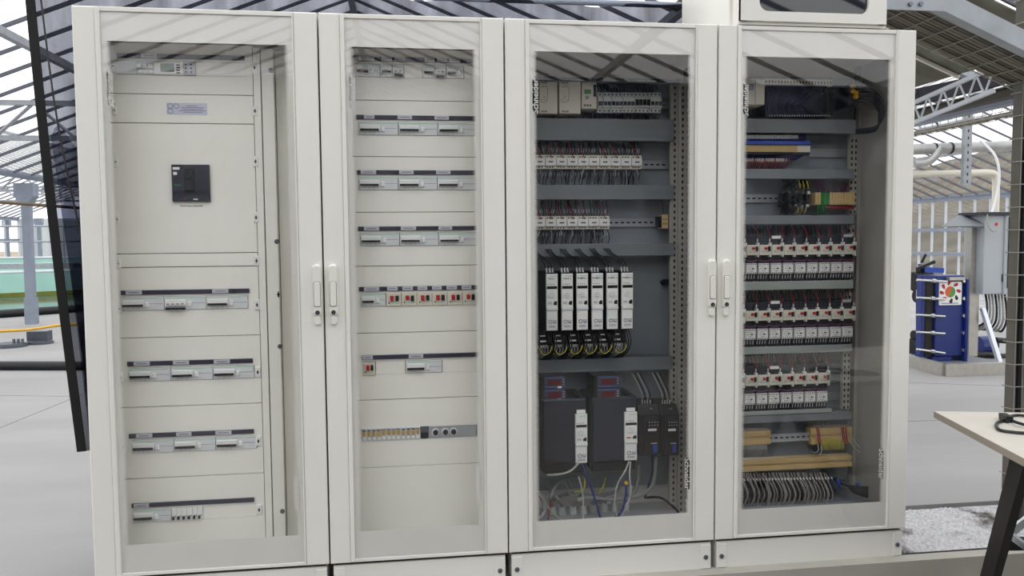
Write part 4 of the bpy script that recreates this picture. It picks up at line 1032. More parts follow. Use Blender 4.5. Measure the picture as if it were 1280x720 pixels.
part('corner_post', C4, UPR, lambda m: m.box(at(1070, 350, .32).x-2.25, .32, .15, at(1079, 350, .32).x-2.25, .35, 2.0))
# row 1: controller rack
a = at(934, 98, .22); b = at(956, 131, .22); t = thing('controller_module', (a.x, .22, b.z), 'beige controller module at top left of rightmost cabinet', 'controller')
w_, h_ = b.x-a.x, a.z-b.z; part('body', t, CREAM, lambda m: m.box(0, 0, 0, w_, YM-.22, h_, .003)); part('seam', t, INK, lambda m: m.box(w_*.45, -.0006, .004, w_*.47, 0, h_-.004)); part('display', t, SILV, lambda m: m.box(w_*.1, -.001, h_*.55, w_*.4, 0, h_*.8))
a = at(956, 98, .24); b = at(1040, 108, .24); w_, h_ = b.x-a.x, a.z-b.z
t = thing('terminal_connector', (a.x, .24, b.z), 'beige slotted connector bar along the top of rightmost cabinet', 'connector')
part('body', t, CREAM, lambda m: m.box(0, 0, 0, w_, YM-.24, h_, .001)); part('sockets', t, INK, lambda m: [m.box(w_*(i+.25)/22, -.001, h_*.3, w_*(i+.75)/22, 0, h_*.72) for i in range(22)])
p0 = at(958, 108, .27); p1 = at(1042, 144, .27); t = thing('interface_card', (p0.x, .27, p1.z), 'dark card rack behind the blue wires, rightmost cabinet', 'controller'); w_, h_ = p1.x-p0.x, p0.z-p1.z
part('body', t, BLACK, lambda m: m.box(0, 0, 0, w_, YM-.27, h_, .002)); part('glossy_cover', t, pmat('glossy_black', rgb(18, 20, 28), .03, spec=.8), lambda m: m.box(w_*.5, -.012, h_*.05, w_, 0, h_*.8, .002))
wires('wire_bundle', 'mass of dark blue wires below the beige connector bar', WDBL, [[PX(958+i*1.25, 108, .235), PX(960+i*1.1, 118+random.uniform(-3, 3), .22), PX(958+i*.75+random.uniform(-3, 3), 132, .225), PX(957+i*.95, 146, .25)] for i in range(62)], .0022)
wires('wire_bundle', 'white ferrules in front of the blue wires', WWHT, [[PX(962+i*3.1, 143.5, .24), PX(962.6+i*3.1, 145.5, .24)] for i in range(25)], .0018)
a = at(1062, 104, .2); b = at(1074, 132, .2); w_, h_ = b.x-a.x, a.z-b.z
t = thing('cable_connector', (a.x, .2, b.z), 'black connector block with yellow plugs near the upper right of rightmost cabinet', 'connector'); part('body', t, BLACK, lambda m: m.box(0, 0, 0, w_, YM-.2, h_, .002))
for i, (u_, v_) in enumerate(((.25, .85), (.25, .62), (.55, .55), (.55, .38))): part('yellow_plug', t, YEL, lambda m: m.cyl((w_*u_, -.014, h_*v_), (w_*u_, 0, h_*v_), .0085, n=8))
for i in range(5):
    cable_pts = [PX(1073, 111+4*i, .19), PX(1090, 112+4*i, .16), PX(1102-i*1.2, 125+3*i, .12), PX(1105-i*1.5, 143, .11), PX(1095, 158+i*1.2, .14), PX(1070, 162+i*1.2, .22)]
    tag(solo('looped_cable', WBLK, lambda m: m.tube(cable_pts, .0042, 7, 6), '%s black cable from top looping right of the yellow plugs' % ORD[i], 'cable', 'looped black cables', None, True), None, None)
# row 2: blue and beige interface strip
a = at(931, 176, .27); b = at(1012.5, 181.5, .27); c = at(931, 191, .27); w_ = b.x-a.x
t = thing('interface_strip', (a.x, .27, c.z), 'blue and beige interface strip near the top of rightmost cabinet', 'terminal strip')
part('blue_band', t, BLUEP, lambda m: m.box(0, -.012, b.z-c.z, w_, YM-.27, a.z-c.z, .002))
for i in range(40): part('terminal', t, BEIGE if i < 32 else CREAM, lambda m: m.box(.0004, -.004, .004, w_/40-.0004, YM-.27, b.z-c.z-.001, .0006), 'ifs', loc=(w_*i/40, 0, 0))
part('base', t, BLACK, lambda m: m.box(0, .0, -.006, w_, YM-.27, .004))
wires('wire_bundle', 'white ferrules in a line above the blue band', WWHT, [[PX(932+i*1.45, 173.5, .275), PX(932+i*1.45, 168.5, .28)] for i in range(46)], .0017)
wires('wire_bundle', 'blue wires behind the blue and beige strip', WBLU, [[PX(932+i*2, 176, .275), PX(932+i*2+1, 170, .30), PX(932+i*2, 166, .33)] for i in range(38)] + [[PX(932+i*2, 192, .285), PX(931+i*1.9, 196, .29), PX(931+i*1.7, 200, .31)] for i in range(38)], .0022)
wires('wire_bundle', 'red wires hanging below the blue and beige strip', REDW, [[PX(931+i*1.5, 198+random.uniform(-1, 1), .28), PX(930+i*1.45+random.uniform(-2, 2), 204, .28), PX(928+i*1.4, 211, .31)] for i in range(38)], .0019)
wires('wire_bundle', 'white ferrules on the red wires', WWHT, [[PX(932+i*1.6, 198, .272), PX(932+i*1.6, 202, .275)] for i in range(33) if i % 8 != 7], .0018)
rail(C4, 1012, 1059, 191, slots=False)
# row 3: bus couplers and earth terminals
rail(C4, 918, 1060, 248)
for i in range(4):
    p = at(984+i*7.5, 258, .27); t = thing('bus_coupler', (p.x, .27, p.z), '%s of four slim black couplers with white plugs, rightmost cabinet' % ORD[i], 'module', 'four black couplers')
    part('body', t, BLACK, lambda m: m.box(0, 0, 0, .018, YM-.27-.012, .055, .002), 'bc_b'); part('plug', t, WWHT, lambda m: (m.box(.002, -.01, -.002, .014, 0, .008, .002), m.box(.004, -.012, .05, .016, 0, .062, .002)), 'bc_p')
wires('wire_bundle', 'tangled dark wires around the black couplers', WBLK, [[PX(975+random.uniform(0, 34), 225, .30), PX(975+random.uniform(0, 36), 236, .25), PX(973+random.uniform(0, 38), 250, .24), PX(975+random.uniform(0, 34), 268, .28)] for i in range(16)], .0019)
wires('wire_bundle', 'yellow-green wires at the black couplers', WYEL, [[PX(998+i*5, 225, .28), PX(1000+i*5, 232, .25), PX(1000+i*5, 236, .255)] for i in range(3)] + [[PX(998+i*5, 259, .255), PX(997+i*5, 264, .26), PX(994+i*5, 268, .28)] for i in range(3)], .002)
p = at(1019, 256, .27); q = at(1069, 240.5, .27); t = thing('terminal_strip', (p.x, .27, p.z), 'beige terminal strip with a green earth block in the rightmost cabinet', 'terminal strip'); w_, h_ = q.x-p.x, q.z-p.z
for i in range(14): part('green_terminal' if 2 <= i < 5 else 'terminal', t, GREEN if 2 <= i < 5 else BEIGE, lambda m: m.box(.0005, 0, 0, w_/14-.0005, YM-.27-.012, h_, .001), 'ts3', loc=(w_*i/14, 0, 0))
wires('wire_bundle', 'green earth wires below the green terminals', GREEN, [[PX(1022+i*3, 256, .275), PX(1023+i*3, 262, .27), PX(1022+i*3, 268, .29)] for i in range(4)], .0022)
wires('wire_bundle', 'red wires below the beige terminals beside the green block', REDW, [[PX(1030+i*3, 257, .28), PX(1033+i*3, 259+i % 3, .275), PX(1068, 257+(i % 4), .29)] for i in range(12)], .002)
wires('wire_bundle', 'purple-grey wires above the beige and green terminals', PURP, [[PX(1012+i*4, 226, .3), PX(1022+i*4, 234, .3), PX(1025+i*3.6, 241, .29)] for i in range(11)], .0016)

# starter rows: motor breaker above contactor
YS = .255
def gv(x, z, w_, h_, label, group, first=False):
    t = thing('motor_breaker', (x, YS, z), label, 'motor breaker', group); k = ('gv', round(w_, 4), round(h_, 4))
    part('base', t, DARK, lambda m: m.box(.0008, .022, -.034, w_-.0008, YM-YS-.01, h_+.036, .002), k+('d',)); part('front_cover', t, CREAM, lambda m: m.box(.0006, 0, 0, w_-.0006, .03, h_, .002), k+('f',))
    part('red_button', t, RED, lambda m: m.cyl((w_*.52, 0, h_*.68), (w_*.52, -.009, h_*.68), .0062, .0055, 12), k+('r',)); part('black_button', t, BLACK, lambda m: m.box(w_*.70, -.007, h_*.40, w_*.88, 0, h_*.86, .002), k+('k',))
    part('dial', t, INKL, lambda m: ring_y(m, w_*.26, h_*.36, .0045), k+('i',)); part('print_line', t, GRNL, lambda m: m.box(w_*.3, -.0005, h_*.26, w_*.8, 0, h_*.30), k+('g',))
    part('hook', t, WHITEP, lambda m: (m.box(w_-.008, .002, h_, w_+.002, .02, h_+.009, .002), m.box(w_-.007, .002, -.008, w_+.001, .02, 0, .002)), k+('h',))
    part('terminal_holes', t, BLACK, lambda m: [m.cyl((w_*(.22+.28*i), .0215, zz), (w_*(.22+.28*i), .022, zz), .0045, n=8) for i in range(3) for zz in (h_+.016, h_+.028, -.014)], k+('t',))
def ct(x, z, w_, h_, label, group):
    t = thing('contactor', (x, YS+.01, z), label, 'contactor', group); k = ('ct', round(w_, 4), round(h_, 4))
    part('base', t, DARK, lambda m: m.box(-.002, .014, -.028, w_+.002, YM-YS-.02, h_+.008, .002), k+('d',)); part('face', t, WHITEP, lambda m: m.box(.001, 0, 0, w_-.001, .016, h_, .002), k+('f',))
    def dots(m):
        for i in range(5):
            for zz in (.06, .86): m.box(w_*(.09+.18*i), -.0008, h_*zz, w_*(.17+.18*i), 0, h_*(zz+.09))
        m.box(w_*.52, -.0012, h_*.44, w_*.70, 0, h_*.56)
    part('terminal_marks', t, INK, dots, k+('t',))
    part('print_line', t, INKL, lambda m: (m.box(w_*.14, -.0006, h_*.48, w_*.42, 0, h_*.52), m.box(w_*.3, -.0006, h_*.26, w_*.66, 0, h_*.30), m.box(w_*.14, -.0006, h_*.70, w_*.6, 0, h_*.73)), k+('p',))
def starter_row(seps0, sepsN, n, yt, yb, ct_t, ct_b, ytopduct, ybotduct, rowname, short):
    a = at(seps0, yt, YS); b = at(sepsN, yt, YS); w_ = (b.x-a.x)/n; zt_ = a.z; zb_ = at(seps0, yb, YS).z
    ca = at(seps0, ct_t, YS+.01).z; cb = at(seps0, ct_b, YS+.01).z; Rw = []; Pw = []; Fw = []; Kw = []; Gw = []; Tw = []
    ztd = at(seps0, ytopduct, .29).z; zbd = at(seps0, ybotduct, .29).z
    for i in range(n):
        x = a.x+w_*i
        gv(x, zb_, w_, zt_-zb_, '%s red-button motor breaker from left in %s' % (ORD[i], rowname), 'motor breakers, '+short)
        ct(x+w_*.04, cb, w_*.88, ca-cb, '%s square white contactor from left in %s' % (ORD[i], rowname), 'square contactors, '+short)
        Fw.append([(x+w_*.93, YS+.012, zt_+.012), (x+w_*.95, YS+.012, zt_+.026)]); Rw.append([(x+w_*.95, YS+.012, zt_+.026), (x+w_*.97, YS+.015, zt_+.05), (x+w_*.8, .29, ztd)])
        Pw.append([(x+w_*.1, YS+.012, zb_-.022), (x+w_*.5, YS+.006, zb_-.026), (x+w_*.95, YS+.012, zb_-.020)])
        for q in range(4):
            xx = x+w_*(.15+.22*q)
            Kw.append([(xx, YS+.03, zt_+.034), (xx+random.uniform(-.006, .006), YS+.04, (zt_+ztd)/2+.015), (xx+random.uniform(-.006, .006), .30, ztd)]); Tw.append([(xx, YS+.024, cb-.004), (xx-.003, YS+.022, cb-.020)])
            Gw.append([(xx, YS+.034, cb-.018), (xx+random.uniform(-.005, .005), YS+.036, cb-.035), (xx, .30, zbd)])
    wires('wire_bundle', 'thin red wires above '+rowname, REDW, Rw, .0017); wires('wire_bundle', 'dark wires above '+rowname, WBLK, Kw, .0017); wires('wire_bundle', 'white ferrules above '+rowname, WWHT, Fw, .0028)
    wires('wire_bundle', 'purple wires between breakers and contactors in '+rowname, PURP, Pw, .0024); wires('wire_bundle', 'dark blue wires below '+rowname, WDBL, Gw, .0017); wires('wire_bundle', 'white ferrules below the contactors in '+rowname, WWHT, Tw, .0017)
    return a.x, w_, zt_
r1 = starter_row(918.2, 1071, 10, 306.5, 319.5, 329.5, 343, 282, 352, 'the upper starter row', 'upper row'); rail(C4, 915, 1059, 312, slots=False); rail(C4, 915, 1059, 337, slots=False)
r2 = starter_row(916.7, 1070, 10, 389.5, 402, 412, 425.5, 364, 434, 'the middle starter row', 'middle row'); rail(C4, 915, 1057, 395, slots=False); rail(C4, 915, 1057, 419, slots=False)
r3 = starter_row(916.4, 1038, 8, 470.5, 483.5, 493.5, 507, 444, 515, 'the lower starter row', 'lower row'); rail(C4, 915, 1056, 477, slots=False); rail(C4, 915, 1055, 500, slots=False)
for i, (px, py) in enumerate(((970.5, 296.5), (969, 378), (968, 459.5), (1060, 294.5), (1058, 376))):
    p = at(px, py, YS+.018); solo('row_tag', WHITEP if i < 3 else TAGM, lambda m: m.prism(rrect(p.x-.02, p.z-.006, p.x+.02, p.z+.006, .004, 3), p.y-.002, p.y+.004), ['white tag above the upper starter row', 'white tag above the middle starter row', 'white tag above the lower starter row', 'grey tag at the right end of the upper starter row', 'grey tag at the right end of the middle starter row'][i], 'tag')
# bottom terminals
zq = rail(C4, 918, 1066, 550, .30)
def tstrip(name, px0, px1, yt, yb, Y, n, label, mat=BEIGE, lip=True):
    a = at(px0, yt, Y); b = at(px1, yt, Y); z0 = at(px0, yb, Y).z; w_ = b.x-a.x; h_ = a.z-z0
    t = thing(name, (a.x, Y, z0), label, 'terminal strip')
    def f(m):
        u = w_/n; m.box(.0002, 0, 0, u-.0002, .05, h_*.42, .0006); m.box(.0002, .012, h_*.42, u-.0002, .05, h_*.6); m.box(.0002, .004, h_*.6, u-.0002, .05, h_, .0006)
    for i in range(n): part('terminal', t, mat, f, (name, px0, n), loc=(w_*i/n, 0, 0))
    return a.x, w_, z0, h_
e1 = tstrip('terminal_strip', 920, 964, 540, 557, .285, 22, 'beige terminal strip at lower left of rightmost cabinet, beside slotted rail')
e2 = tstrip('terminal_strip', 1014, 1066, 536, 556, .285, 24, 'beige terminal strip with red and yellow wires at lower right of rightmost cabinet')
e3 = tstrip('terminal_strip', 918, 1065.5, 577, 590.5, .25, 80, 'longest beige terminal strip at the bottom of rightmost cabinet')
part('terminal_riser', C4, STEEL, lambda m: m.box(.05, .30, at(1000, 592, .25).z, .70, YM, at(1000, 580, .25).z))
wires('wire_bundle', 'pale ferrules along the top of the longest terminal strip', WWHT, [[PX(922+i*1.72, 576.5, .262), PX(922.5+i*1.72, 572, .275)] for i in range(82)], .0018)
wires('wire_bundle', 'blue-white ferrules above the lower left terminal strip', TAGM, [[PX(924+i*1.7, 541, .295), PX(924.5+i*1.7, 535, .31)] for i in range(20)], .0019)
wires('wire_bundle', 'grey wires hanging below the lower left terminal strip', WGRY, [[PX(924+i*2, 556, .29), PX(924.5+i*2, 562, .275), PX(923+i*2.1+random.uniform(-2, 2), 571, .30)] for i in range(18)], .002)
wires('wire_bundle', 'red jumper wires across the lower right terminal strip', REDW, [[PX(x_, 534, .28), PX(x_+1.5, 545, .272), PX(x_+3, 556, .28)] for x_ in (1021, 1023, 1052, 1054, 1057)], .0028)
wires('wire_bundle', 'pale wires standing above the lower right terminal strip', WGRY, [[PX(1018+i*2.2, 537, .295), PX(1017+i*2.2+random.uniform(-1, 1), 530, .30), PX(1019+i*2.2, 526, .33)] for i in range(21)], .0017)
wires('wire_bundle', 'yellow-green wires below the lower right terminal strip', WYEL, [[PX(1028+i*1.6, 549, .28), PX(1027.5+i*1.6, 556, .275), PX(1027+i*1.6, 562, .285)] for i in range(18)], .0019)
wires('wire_bundle', 'loose grey wire ends beside the lower right terminal strip', WGRY, [[PX(1022, 555, .28), PX(1023, 563, .26), PX(1018, 566, .26), PX(1014, 563, .26)], [PX(1026, 556, .28), PX(1027, 565, .26), PX(1021, 570, .26)], [PX(1064, 548, .28), PX(1070, 554, .25), PX(1076, 562, .23)], [PX(1062, 552, .28), PX(1068, 560, .25), PX(1075, 565, .23)]], .0022)
hang = []; hang2 = []
for i in range(36):
    x_ = 923+i*3.15+random.uniform(-1.2, 1.2); s_ = random.uniform(-5, 3)
    hang.append([PX(x_, 591, .262), PX(x_+1.5, 596, .24), PX(x_+8+s_, 606, .21), PX(x_+12+s_, 618, .19), PX(x_+9+s_, 628, .20), PX(x_+4+s_, 640, .22)])
for i in range(40):
    x_ = 924+i*2.8; hang2.append([PX(x_, 590, .27), PX(x_+4, 604, .25), PX(x_+6+random.uniform(-3, 3), 620, .24), PX(x_+2, 640, .25)])
wires('cable_bundle', 'row of grey cables hanging in loops at the bottom of rightmost cabinet', pmat('grey_brown_cable', rgb(138, 134, 128), .5), hang, .0026); wires('cable_bundle', 'darker cables behind the grey loops at the bottom of rightmost cabinet', WBLK, hang2, .0045)
wires('wire_bundle', 'white cable markers at the top of the grey loops', WWHT, [[PX(926+i*3.9, 598.5-i*.07, .232), PX(927.3+i*3.9, 601-i*.07, .225)] for i in range(30)], .003)
wires('cable_bundle', 'black cable bundle running to the right wall of rightmost cabinet', WBLK, [[PX(1040+i*2, 598+random.uniform(-2, 6), .26), PX(1052+i*1.5, 604+i*.8, .22), PX(1068, 608+i*1.2, .17), PX(1085, 609+i*1.8, .12)] for i in range(8)], .004)
p = PX(1048, 599, .22); wires('wire_bundle', 'short blue wires beside the black cable bundle', BLUEP, [[PX(1046+i, 599, .22), PX(1048+i, 605, .21), PX(1049+i, 610, .22)] for i in range(3)] + [[PX(1070+i*2, 604, .18), PX(1071+i*2, 610, .17)] for i in range(3)], .003)
part('cable_shelf', C4, GALV, lambda m: m.box(.03, .20, ZB+.032, .77, .36, ZB+.05))

# ------------------------------------------------------------------ table at the right
TOPM = pmat('pale_laminate', rgb(200, 194, 182), .5, var=.04); EDGE = pmat('laminate_edge', rgb(160, 150, 136), .6, var=.05)
A_ = Vector((2.957, -.278, .65)); U_ = Vector((-.25, -.968, 0)).normalized(); V_ = Vector((U_.y*-1, U_.x, 0)); V_ = Vector((.968, -.25, 0)).normalized()
tb = thing('trestle_table', (A_.x, A_.y, -.12), 'pale trestle table with black legs in the lower right corner', 'table')
def tbp(u, v, z): p = A_ + U_*u + V_*v; return Vector((p.x-A_.x, p.y-A_.y, z+.12))
def slab(m, u0, u1, v0, v1, z0, z1):
    n = len(m.v)
    for z in (z0, z1):
        for u, v in ((u0, v0), (u1, v0), (u1, v1), (u0, v1)): m.v.append(tuple(tbp(u, v, z)))
    m.f += [tuple(n+i for i in q) for q in ((0,1,2,3),(7,6,5,4),(0,4,5,1),(1,5,6,2),(2,6,7,3),(3,7,4,0))]
part('table_top', tb, TOPM, lambda m: slab(m, 0, .8, 0, 1.4, .628, .65))
part('edge_band', tb, EDGE, lambda m: (slab(m, -.001, .8, -.0015, 0, .627, .649), slab(m, -.0015, 0, 0, 1.4, .627, .649)))
BLKM = pmat('black_painted_steel', rgb(22, 22, 24), .4, .2)
lt = Vector((2.862, -.80, .625))-Vector((A_.x, A_.y, -.12)); lb = Vector((3.12, -.32, 0))-Vector((A_.x, A_.y, 0))
part('leg', tb, BLKM, lambda m: m.bar(lt, lb, .055, .03, up=(1, 0, 0)))
lt2 = Vector((3.05, -.95, .625))-Vector((A_.x, A_.y, -.12)); lb2 = Vector((3.05, -1.3, 0))-Vector((A_.x, A_.y, 0))
part('leg', tb, BLKM, lambda m: m.bar(lt2, lb2, .055, .03, up=(1, 0, 0)))
q = at(1243, 680, -.44)-Vector((A_.x, A_.y, -.12)); part('cross_beam', tb, BLKM, lambda m: m.bar(q, q+Vector((1.0, -.12, -.0)), .035, .035))
q2 = at(1243, 654, -.45)-Vector((A_.x, A_.y, -.12)); q3 = at(1283, 684, -.60)-Vector((A_.x, A_.y, -.12)); part('brace', tb, ALU, lambda m: m.bar(q2, q3, .012, .022))
q4 = at(1265, 664, -.30)-Vector((A_.x, A_.y, -.12)); q5 = at(1290, 645, -.30)-Vector((A_.x, A_.y, -.12)); part('brace', tb, ALU, lambda m: m.bar(q4, q5, .012, .03))
part('underside_bracket', tb, BLKM, lambda m: slab(m, .12, .2, .04, .09, .612, .628))
for v in (1.25,):
    for u in (.06, .74): part('leg', tb, BLKM, lambda m: m.bar(tbp(u, v, .628), tbp(u+(.02 if u > .4 else -.02), v, -.12), .05, .03, up=(1, 0, 0)))
def TP(px, py, dz=0): p = atz(px, py, .65+.006+dz); return tuple(p)
cb_ = thing('power_lead', TP(1256, 521), 'black power lead coiled on the table', 'cable'); o_ = Vector(TP(1256, 521))
def TL(px, py, dz=0): return tuple(Vector(TP(px, py, dz))-o_)
part('cord', cb_, WBLK, lambda m: m.tube([TL(1259, 524), TL(1246, 529), TL(1249, 537), TL(1265, 540), TL(1285, 541), TL(1300, 536), TL(1296, 524), TL(1275, 519), TL(1262, 521), TL(1268, 527, .005), TL(1285, 532, .006)], .005, 8, 6), smooth=True)
part('plug', cb_, WBLK, lambda m: m.bar(TL(1253, 520, .006), TL(1262, 525, .006), .022, .022)); part('plug_grip', cb_, DUCT, lambda m: m.bar(TL(1251, 518.5, .006), TL(1253, 520, .006), .014, .014))
p = atz(1277, 530, .652); solo('paper_slip', WHITEP, lambda m: m.box(p.x-.03, p.y-.02, .6502, p.x+.05, p.y+.02, .652), 'white slip of paper under the coiled lead on the table', 'paper')

# ------------------------------------------------------------------ vertical wire mesh tray with cables, right edge
WIREM = pmat('zinc_wire', rgb(150, 146, 136), .45, .5); CABD = pmat('dusty_dark_cable', rgb(92, 88, 80), .6, var=.1); CABD2 = pmat('dusty_grey_cable', rgb(128, 122, 110), .6, var=.1)
xm, ym = at(1263, 300, .32).x+.04, .32
vt = thing('mesh_tray_upright', (xm, ym, 0), 'vertical wire mesh tray packed with cables at the right edge', 'cable tray')
for i in range(7): part('vertical_wire', vt, WIREM, lambda m: m.cyl((0, 0, .02), (0, 0, 2.9), .0025, n=6), 'vt_v', loc=(.05*i, 0, 0))
for i in range(26): part('cross_wire', vt, WIREM, lambda m: m.tube([(-.012, .06, 0), (-.010, 0, 0), (.31, -.003, 0), (.312, .06, 0)], .0025, 6, 1), 'vt_c', loc=(0, -.002, .2+.1*i))
part('side_rail', vt, CABD, lambda m: m.bar((.001, .03, .12), (.001, .03, 2.9), .004, .05, up=(0, 1, 0)))
VC = ['outermost', 'second', 'third', 'fourth', 'fifth', 'sixth', 'seventh', 'eighth']
for i in range(8):
    xx = xm+.012+.036*i; mt_ = (CABD, CABD2, WBLK)[(i*2) % 3]
    solo('tray_cable', mt_, lambda m: m.tube([(xx-.07-.004*i+.01, ym-.08+.01*i, .012), (xx-.02, ym-.02, .15), (xx, ym+.03, .45), (xx, ym+.035, 1.6), (xx, ym+.03, 2.88)], .0135, 8, 4), '%s cable from left inside the vertical mesh tray' % VC[i], 'cable', 'cables in the vertical mesh tray', None, True)

# overhead mesh tray sloping down to it
def tz(x, y): return 2.165-.40*(x-3.223)
ot = thing('overhead_mesh_tray', (2.95, .1, tz(2.95, .1)), 'wire mesh tray with a flat bed of cables sloping overhead at right', 'cable tray'); oo = Vector((2.95, .1, tz(2.95, .1)))
def O3(x, y, dz=0): return tuple(Vector((x, y, tz(x, y)+dz))-oo)
for i in range(11): part('cross_wire', ot, WIREM, lambda m: m.tube([O3(2.96+.09*i, .09, .06), O3(2.96+.09*i, .09, 0), O3(2.96+.09*i, .43, 0), O3(2.96+.09*i, .43, .06)], .0028, 6, 1))
for i in range(8): part('long_wire', ot, WIREM, lambda m: m.cyl(O3(2.94, .09+.0485*i, .003), O3(3.92, .09+.0485*i, .003), .0026, n=6))
part('side_rail', ot, BLKM, lambda m: m.bar(O3(2.94, .088, .06), O3(3.92, .088, .06), .006, .008)); part('side_rail', ot, WIREM, lambda m: m.bar(O3(2.94, .432, .06), O3(3.92, .432, .06), .006, .006))
TC = ['first', 'second', 'third', 'fourth', 'fifth', 'sixth', 'seventh', 'eighth', 'ninth', 'tenth', 'eleventh', 'twelfth', 'thirteenth', 'fourteenth']
for i in range(14):
    y = .105+.0235*i
    solo('tray_cable', (CABD, CABD2, CABD2, CABD)[i % 4], lambda m: m.tube([(x, y+.003*math.sin(x*9+i*2), tz(x, y)+.0165) for x in (2.94, 3.2, 3.45, 3.7, 3.92)], .0112, 8, 3), '%s cable from the front edge in the sloping overhead tray' % TC[i], 'cable', 'cables in the overhead tray', None, True)
a = at(1170, -4, .05); b = at(1290, 56, .05); bk = thing('support_channel', a, 'galvanised channel bolted above the overhead cable tray', 'beam')
part('channel', bk, STEEL, lambda m: (m.bar((0, 0, 0), b-a, .01, .075), m.bar((0, .025, .036), b-a+Vector((0, .025, .036)), .05, .005), m.bar((0, .025, -.036), b-a+Vector((0, .025, -.036)), .05, .005)))
c = at(1104, 1, .05)-a; part('end_plate', bk, STEEL, lambda m: m.box(c.x, -.012, c.z-.035, .03, -.005, c.z+.04))
for px in (1138, 1151): q = at(px, 5, .036)-a; part('bolt', bk, SILV, lambda m: (m.cyl((q.x, -.013, q.z), (q.x, -.02, q.z), .009, n=6),))

# ------------------------------------------------------------------ plate heat exchanger on its skid, right background
BLUE = pmat('blue_enamel', rgb(24, 44, 116), .38, var=.05); STAIN = pmat('stainless', rgb(178, 174, 166), .35, .6, var=.08, scale=20); SHINY = pmat('shiny_rod', rgb(200, 200, 196), .25, .8)
YH = 4.2
def HP(px, py, Y=YH): return at(px, py, Y)
hx = thing('heat_exchanger', HP(1180, 455), 'blue plate heat exchanger with a white logo plate on a steel skid', 'heat exchanger'); ho = HP(1180, 455)
def H(px, py, Y=YH): return HP(px, py, Y)-ho
def hbox(name, mat, px0, py0, px1, py1, Y0, Y1, c=.0):
    p, q = H(px0, py1, Y0), H(px1, py0, Y0); return part(name, hx, mat, lambda m: m.box(p.x, Y0-ho.y, p.z, q.x, Y1-ho.y, q.z, c))
hbox('rear_plate', BLUE, 1150.5, 344.5, 1157, 453, YH, YH+.08, .006); hbox('plate_pack', pmat('gasket_black', rgb(34, 32, 30), .6), 1157, 352, 1168, 446, YH+.03, YH+.08)
pk = hbox('front_plate', BLUE, 1168, 344, 1206, 446, YH, YH+.2, .008)
hbox('flange', BLUE, 1206, 349, 1212.5, 460, YH-.04, YH+.2, .006); hbox('top_bar', STAIN, 1187, 346.5, 1206, 350.5, YH-.05, YH)
for p0, p1 in ((1148, 1158), (1165, 1190)): hbox('foot', BLUE, p0, 446, p1, 453.5, YH, YH+.2, .004)
for i, py in enumerate((350, 372, 393.5, 415, 436.5)):
    a = H(1146, py, YH-.03); b = H(1181 if i != 0 else 1184, py+(2 if i != 4 else 5), YH-.03); r = part('tie_rod', hx, SHINY, lambda m: m.cyl(a, b, .012, n=8)); part('nut', r, SHINY, lambda m: m.cyl(a+(b-a)*.5, a+(b-a)*.62, .02, n=6))
    q = H(1203.5, py+1, YH-.0); part('bolt_head', hx, SHINY, lambda m: m.cyl(q, q+Vector((0, -.025, 0)), .017, n=8))
sg = part('logo_plate', hx, WHITEP, lambda m: m.prism(rrect(*(lambda a, b: (a.x, b.z, b.x, a.z))(H(1174.5, 352.5, YH-.012), H(1201.5, 381, YH-.012)), .012, 3), YH-.014-ho.y, YH-.002-ho.y))
def sc_(px, py): q = H(px, py, YH-.0145); return q.x, q.z
lx, lz = sc_(1187.8, 364.8)
LRED = pmat('logo_red', rgb(176, 24, 48), .5); LOR = pmat('logo_orange', rgb(214, 96, 52), .5); LGR = pmat('logo_green', rgb(84, 148, 66), .5)
R_ = .054; ypl = YH-.0155-ho.y
half = [(lx+R_*math.cos(math.radians(t_)), lz+R_*math.sin(math.radians(t_))) for t_ in range(70, 256, 8)]; part('logo_disc_half', sg, LOR, lambda m: m.prism(half, ypl, ypl+.001))
half2 = [(lx+R_*math.cos(math.radians(t_)), lz+R_*math.sin(math.radians(t_))) for t_ in range(-106, 71, 8)]; part('logo_disc_half', sg, LGR, lambda m: m.prism(half2, ypl, ypl+.001))
for ang, mt_ in ((100, LRED), (50, LRED), (5, LRED), (145, LRED), (185, LRED), (225, LRED), (-40, BLACK), (-82, BLACK)):
    t_ = math.radians(ang); cx_, cz_ = lx+math.cos(t_)*R_*1.62, lz+math.sin(t_)*R_*1.62; dx_, dz_ = math.cos(t_-.5), math.sin(t_-.5); pts = []
    for k in range(12):
        u = 2*math.pi*k/12; a_, b_ = math.cos(u)*.026, math.sin(u)*.0155*(1+.35*math.cos(u)); pts.append((cx_+a_*dx_-b_*dz_, cz_+a_*dz_+b_*dx_))
    part('logo_petal', sg, mt_, lambda m: m.prism(pts, ypl, ypl+.001))
part('sign_print', sg, INKL, lambda m: [m.box(lx-.09, ypl, lz+zz, lx+.09, ypl+.001, lz+zz+.008) for zz in (-.115,)])
p = HP(1184.5, 415, YH-.003); 
sk = thing('steel_skid', atz(1180, 470, 0), 'stainless steel skid frame under the blue heat exchanger', 'skid'); so_ = atz(1180, 470, 0); a = atz(1139, 456, 0)-so_; b = atz(1290, 467, 0)-so_
def up(v, z): return Vector((v.x, v.y, z))
part('front_beam', sk, STAIN, lambda m: m.bar(up(Vector((0, 0, 0)), .055), up(b, .055), .06, .11)); part('side_beam', sk, STAIN, lambda m: m.bar(up(Vector((0, 0, 0)), .055), up(a+Vector((0, .9, 0)), .055), .06, .11))
part('deck', sk, DUCT, lambda m: m.extr([(0, .03), (b.x, b.y+.03), (b.x, b.y+1.5), (a.x, a.y+.9)], 'z', .02, .05))
part('corner_post', sk, STAIN, lambda m: m.box(H(1214.5, 300, 4.45).x+ho.x-so_.x, 4.45-so_.y, .05, H(1226, 300, 4.45).x+ho.x-so_.x, 4.53-so_.y, 1.42))
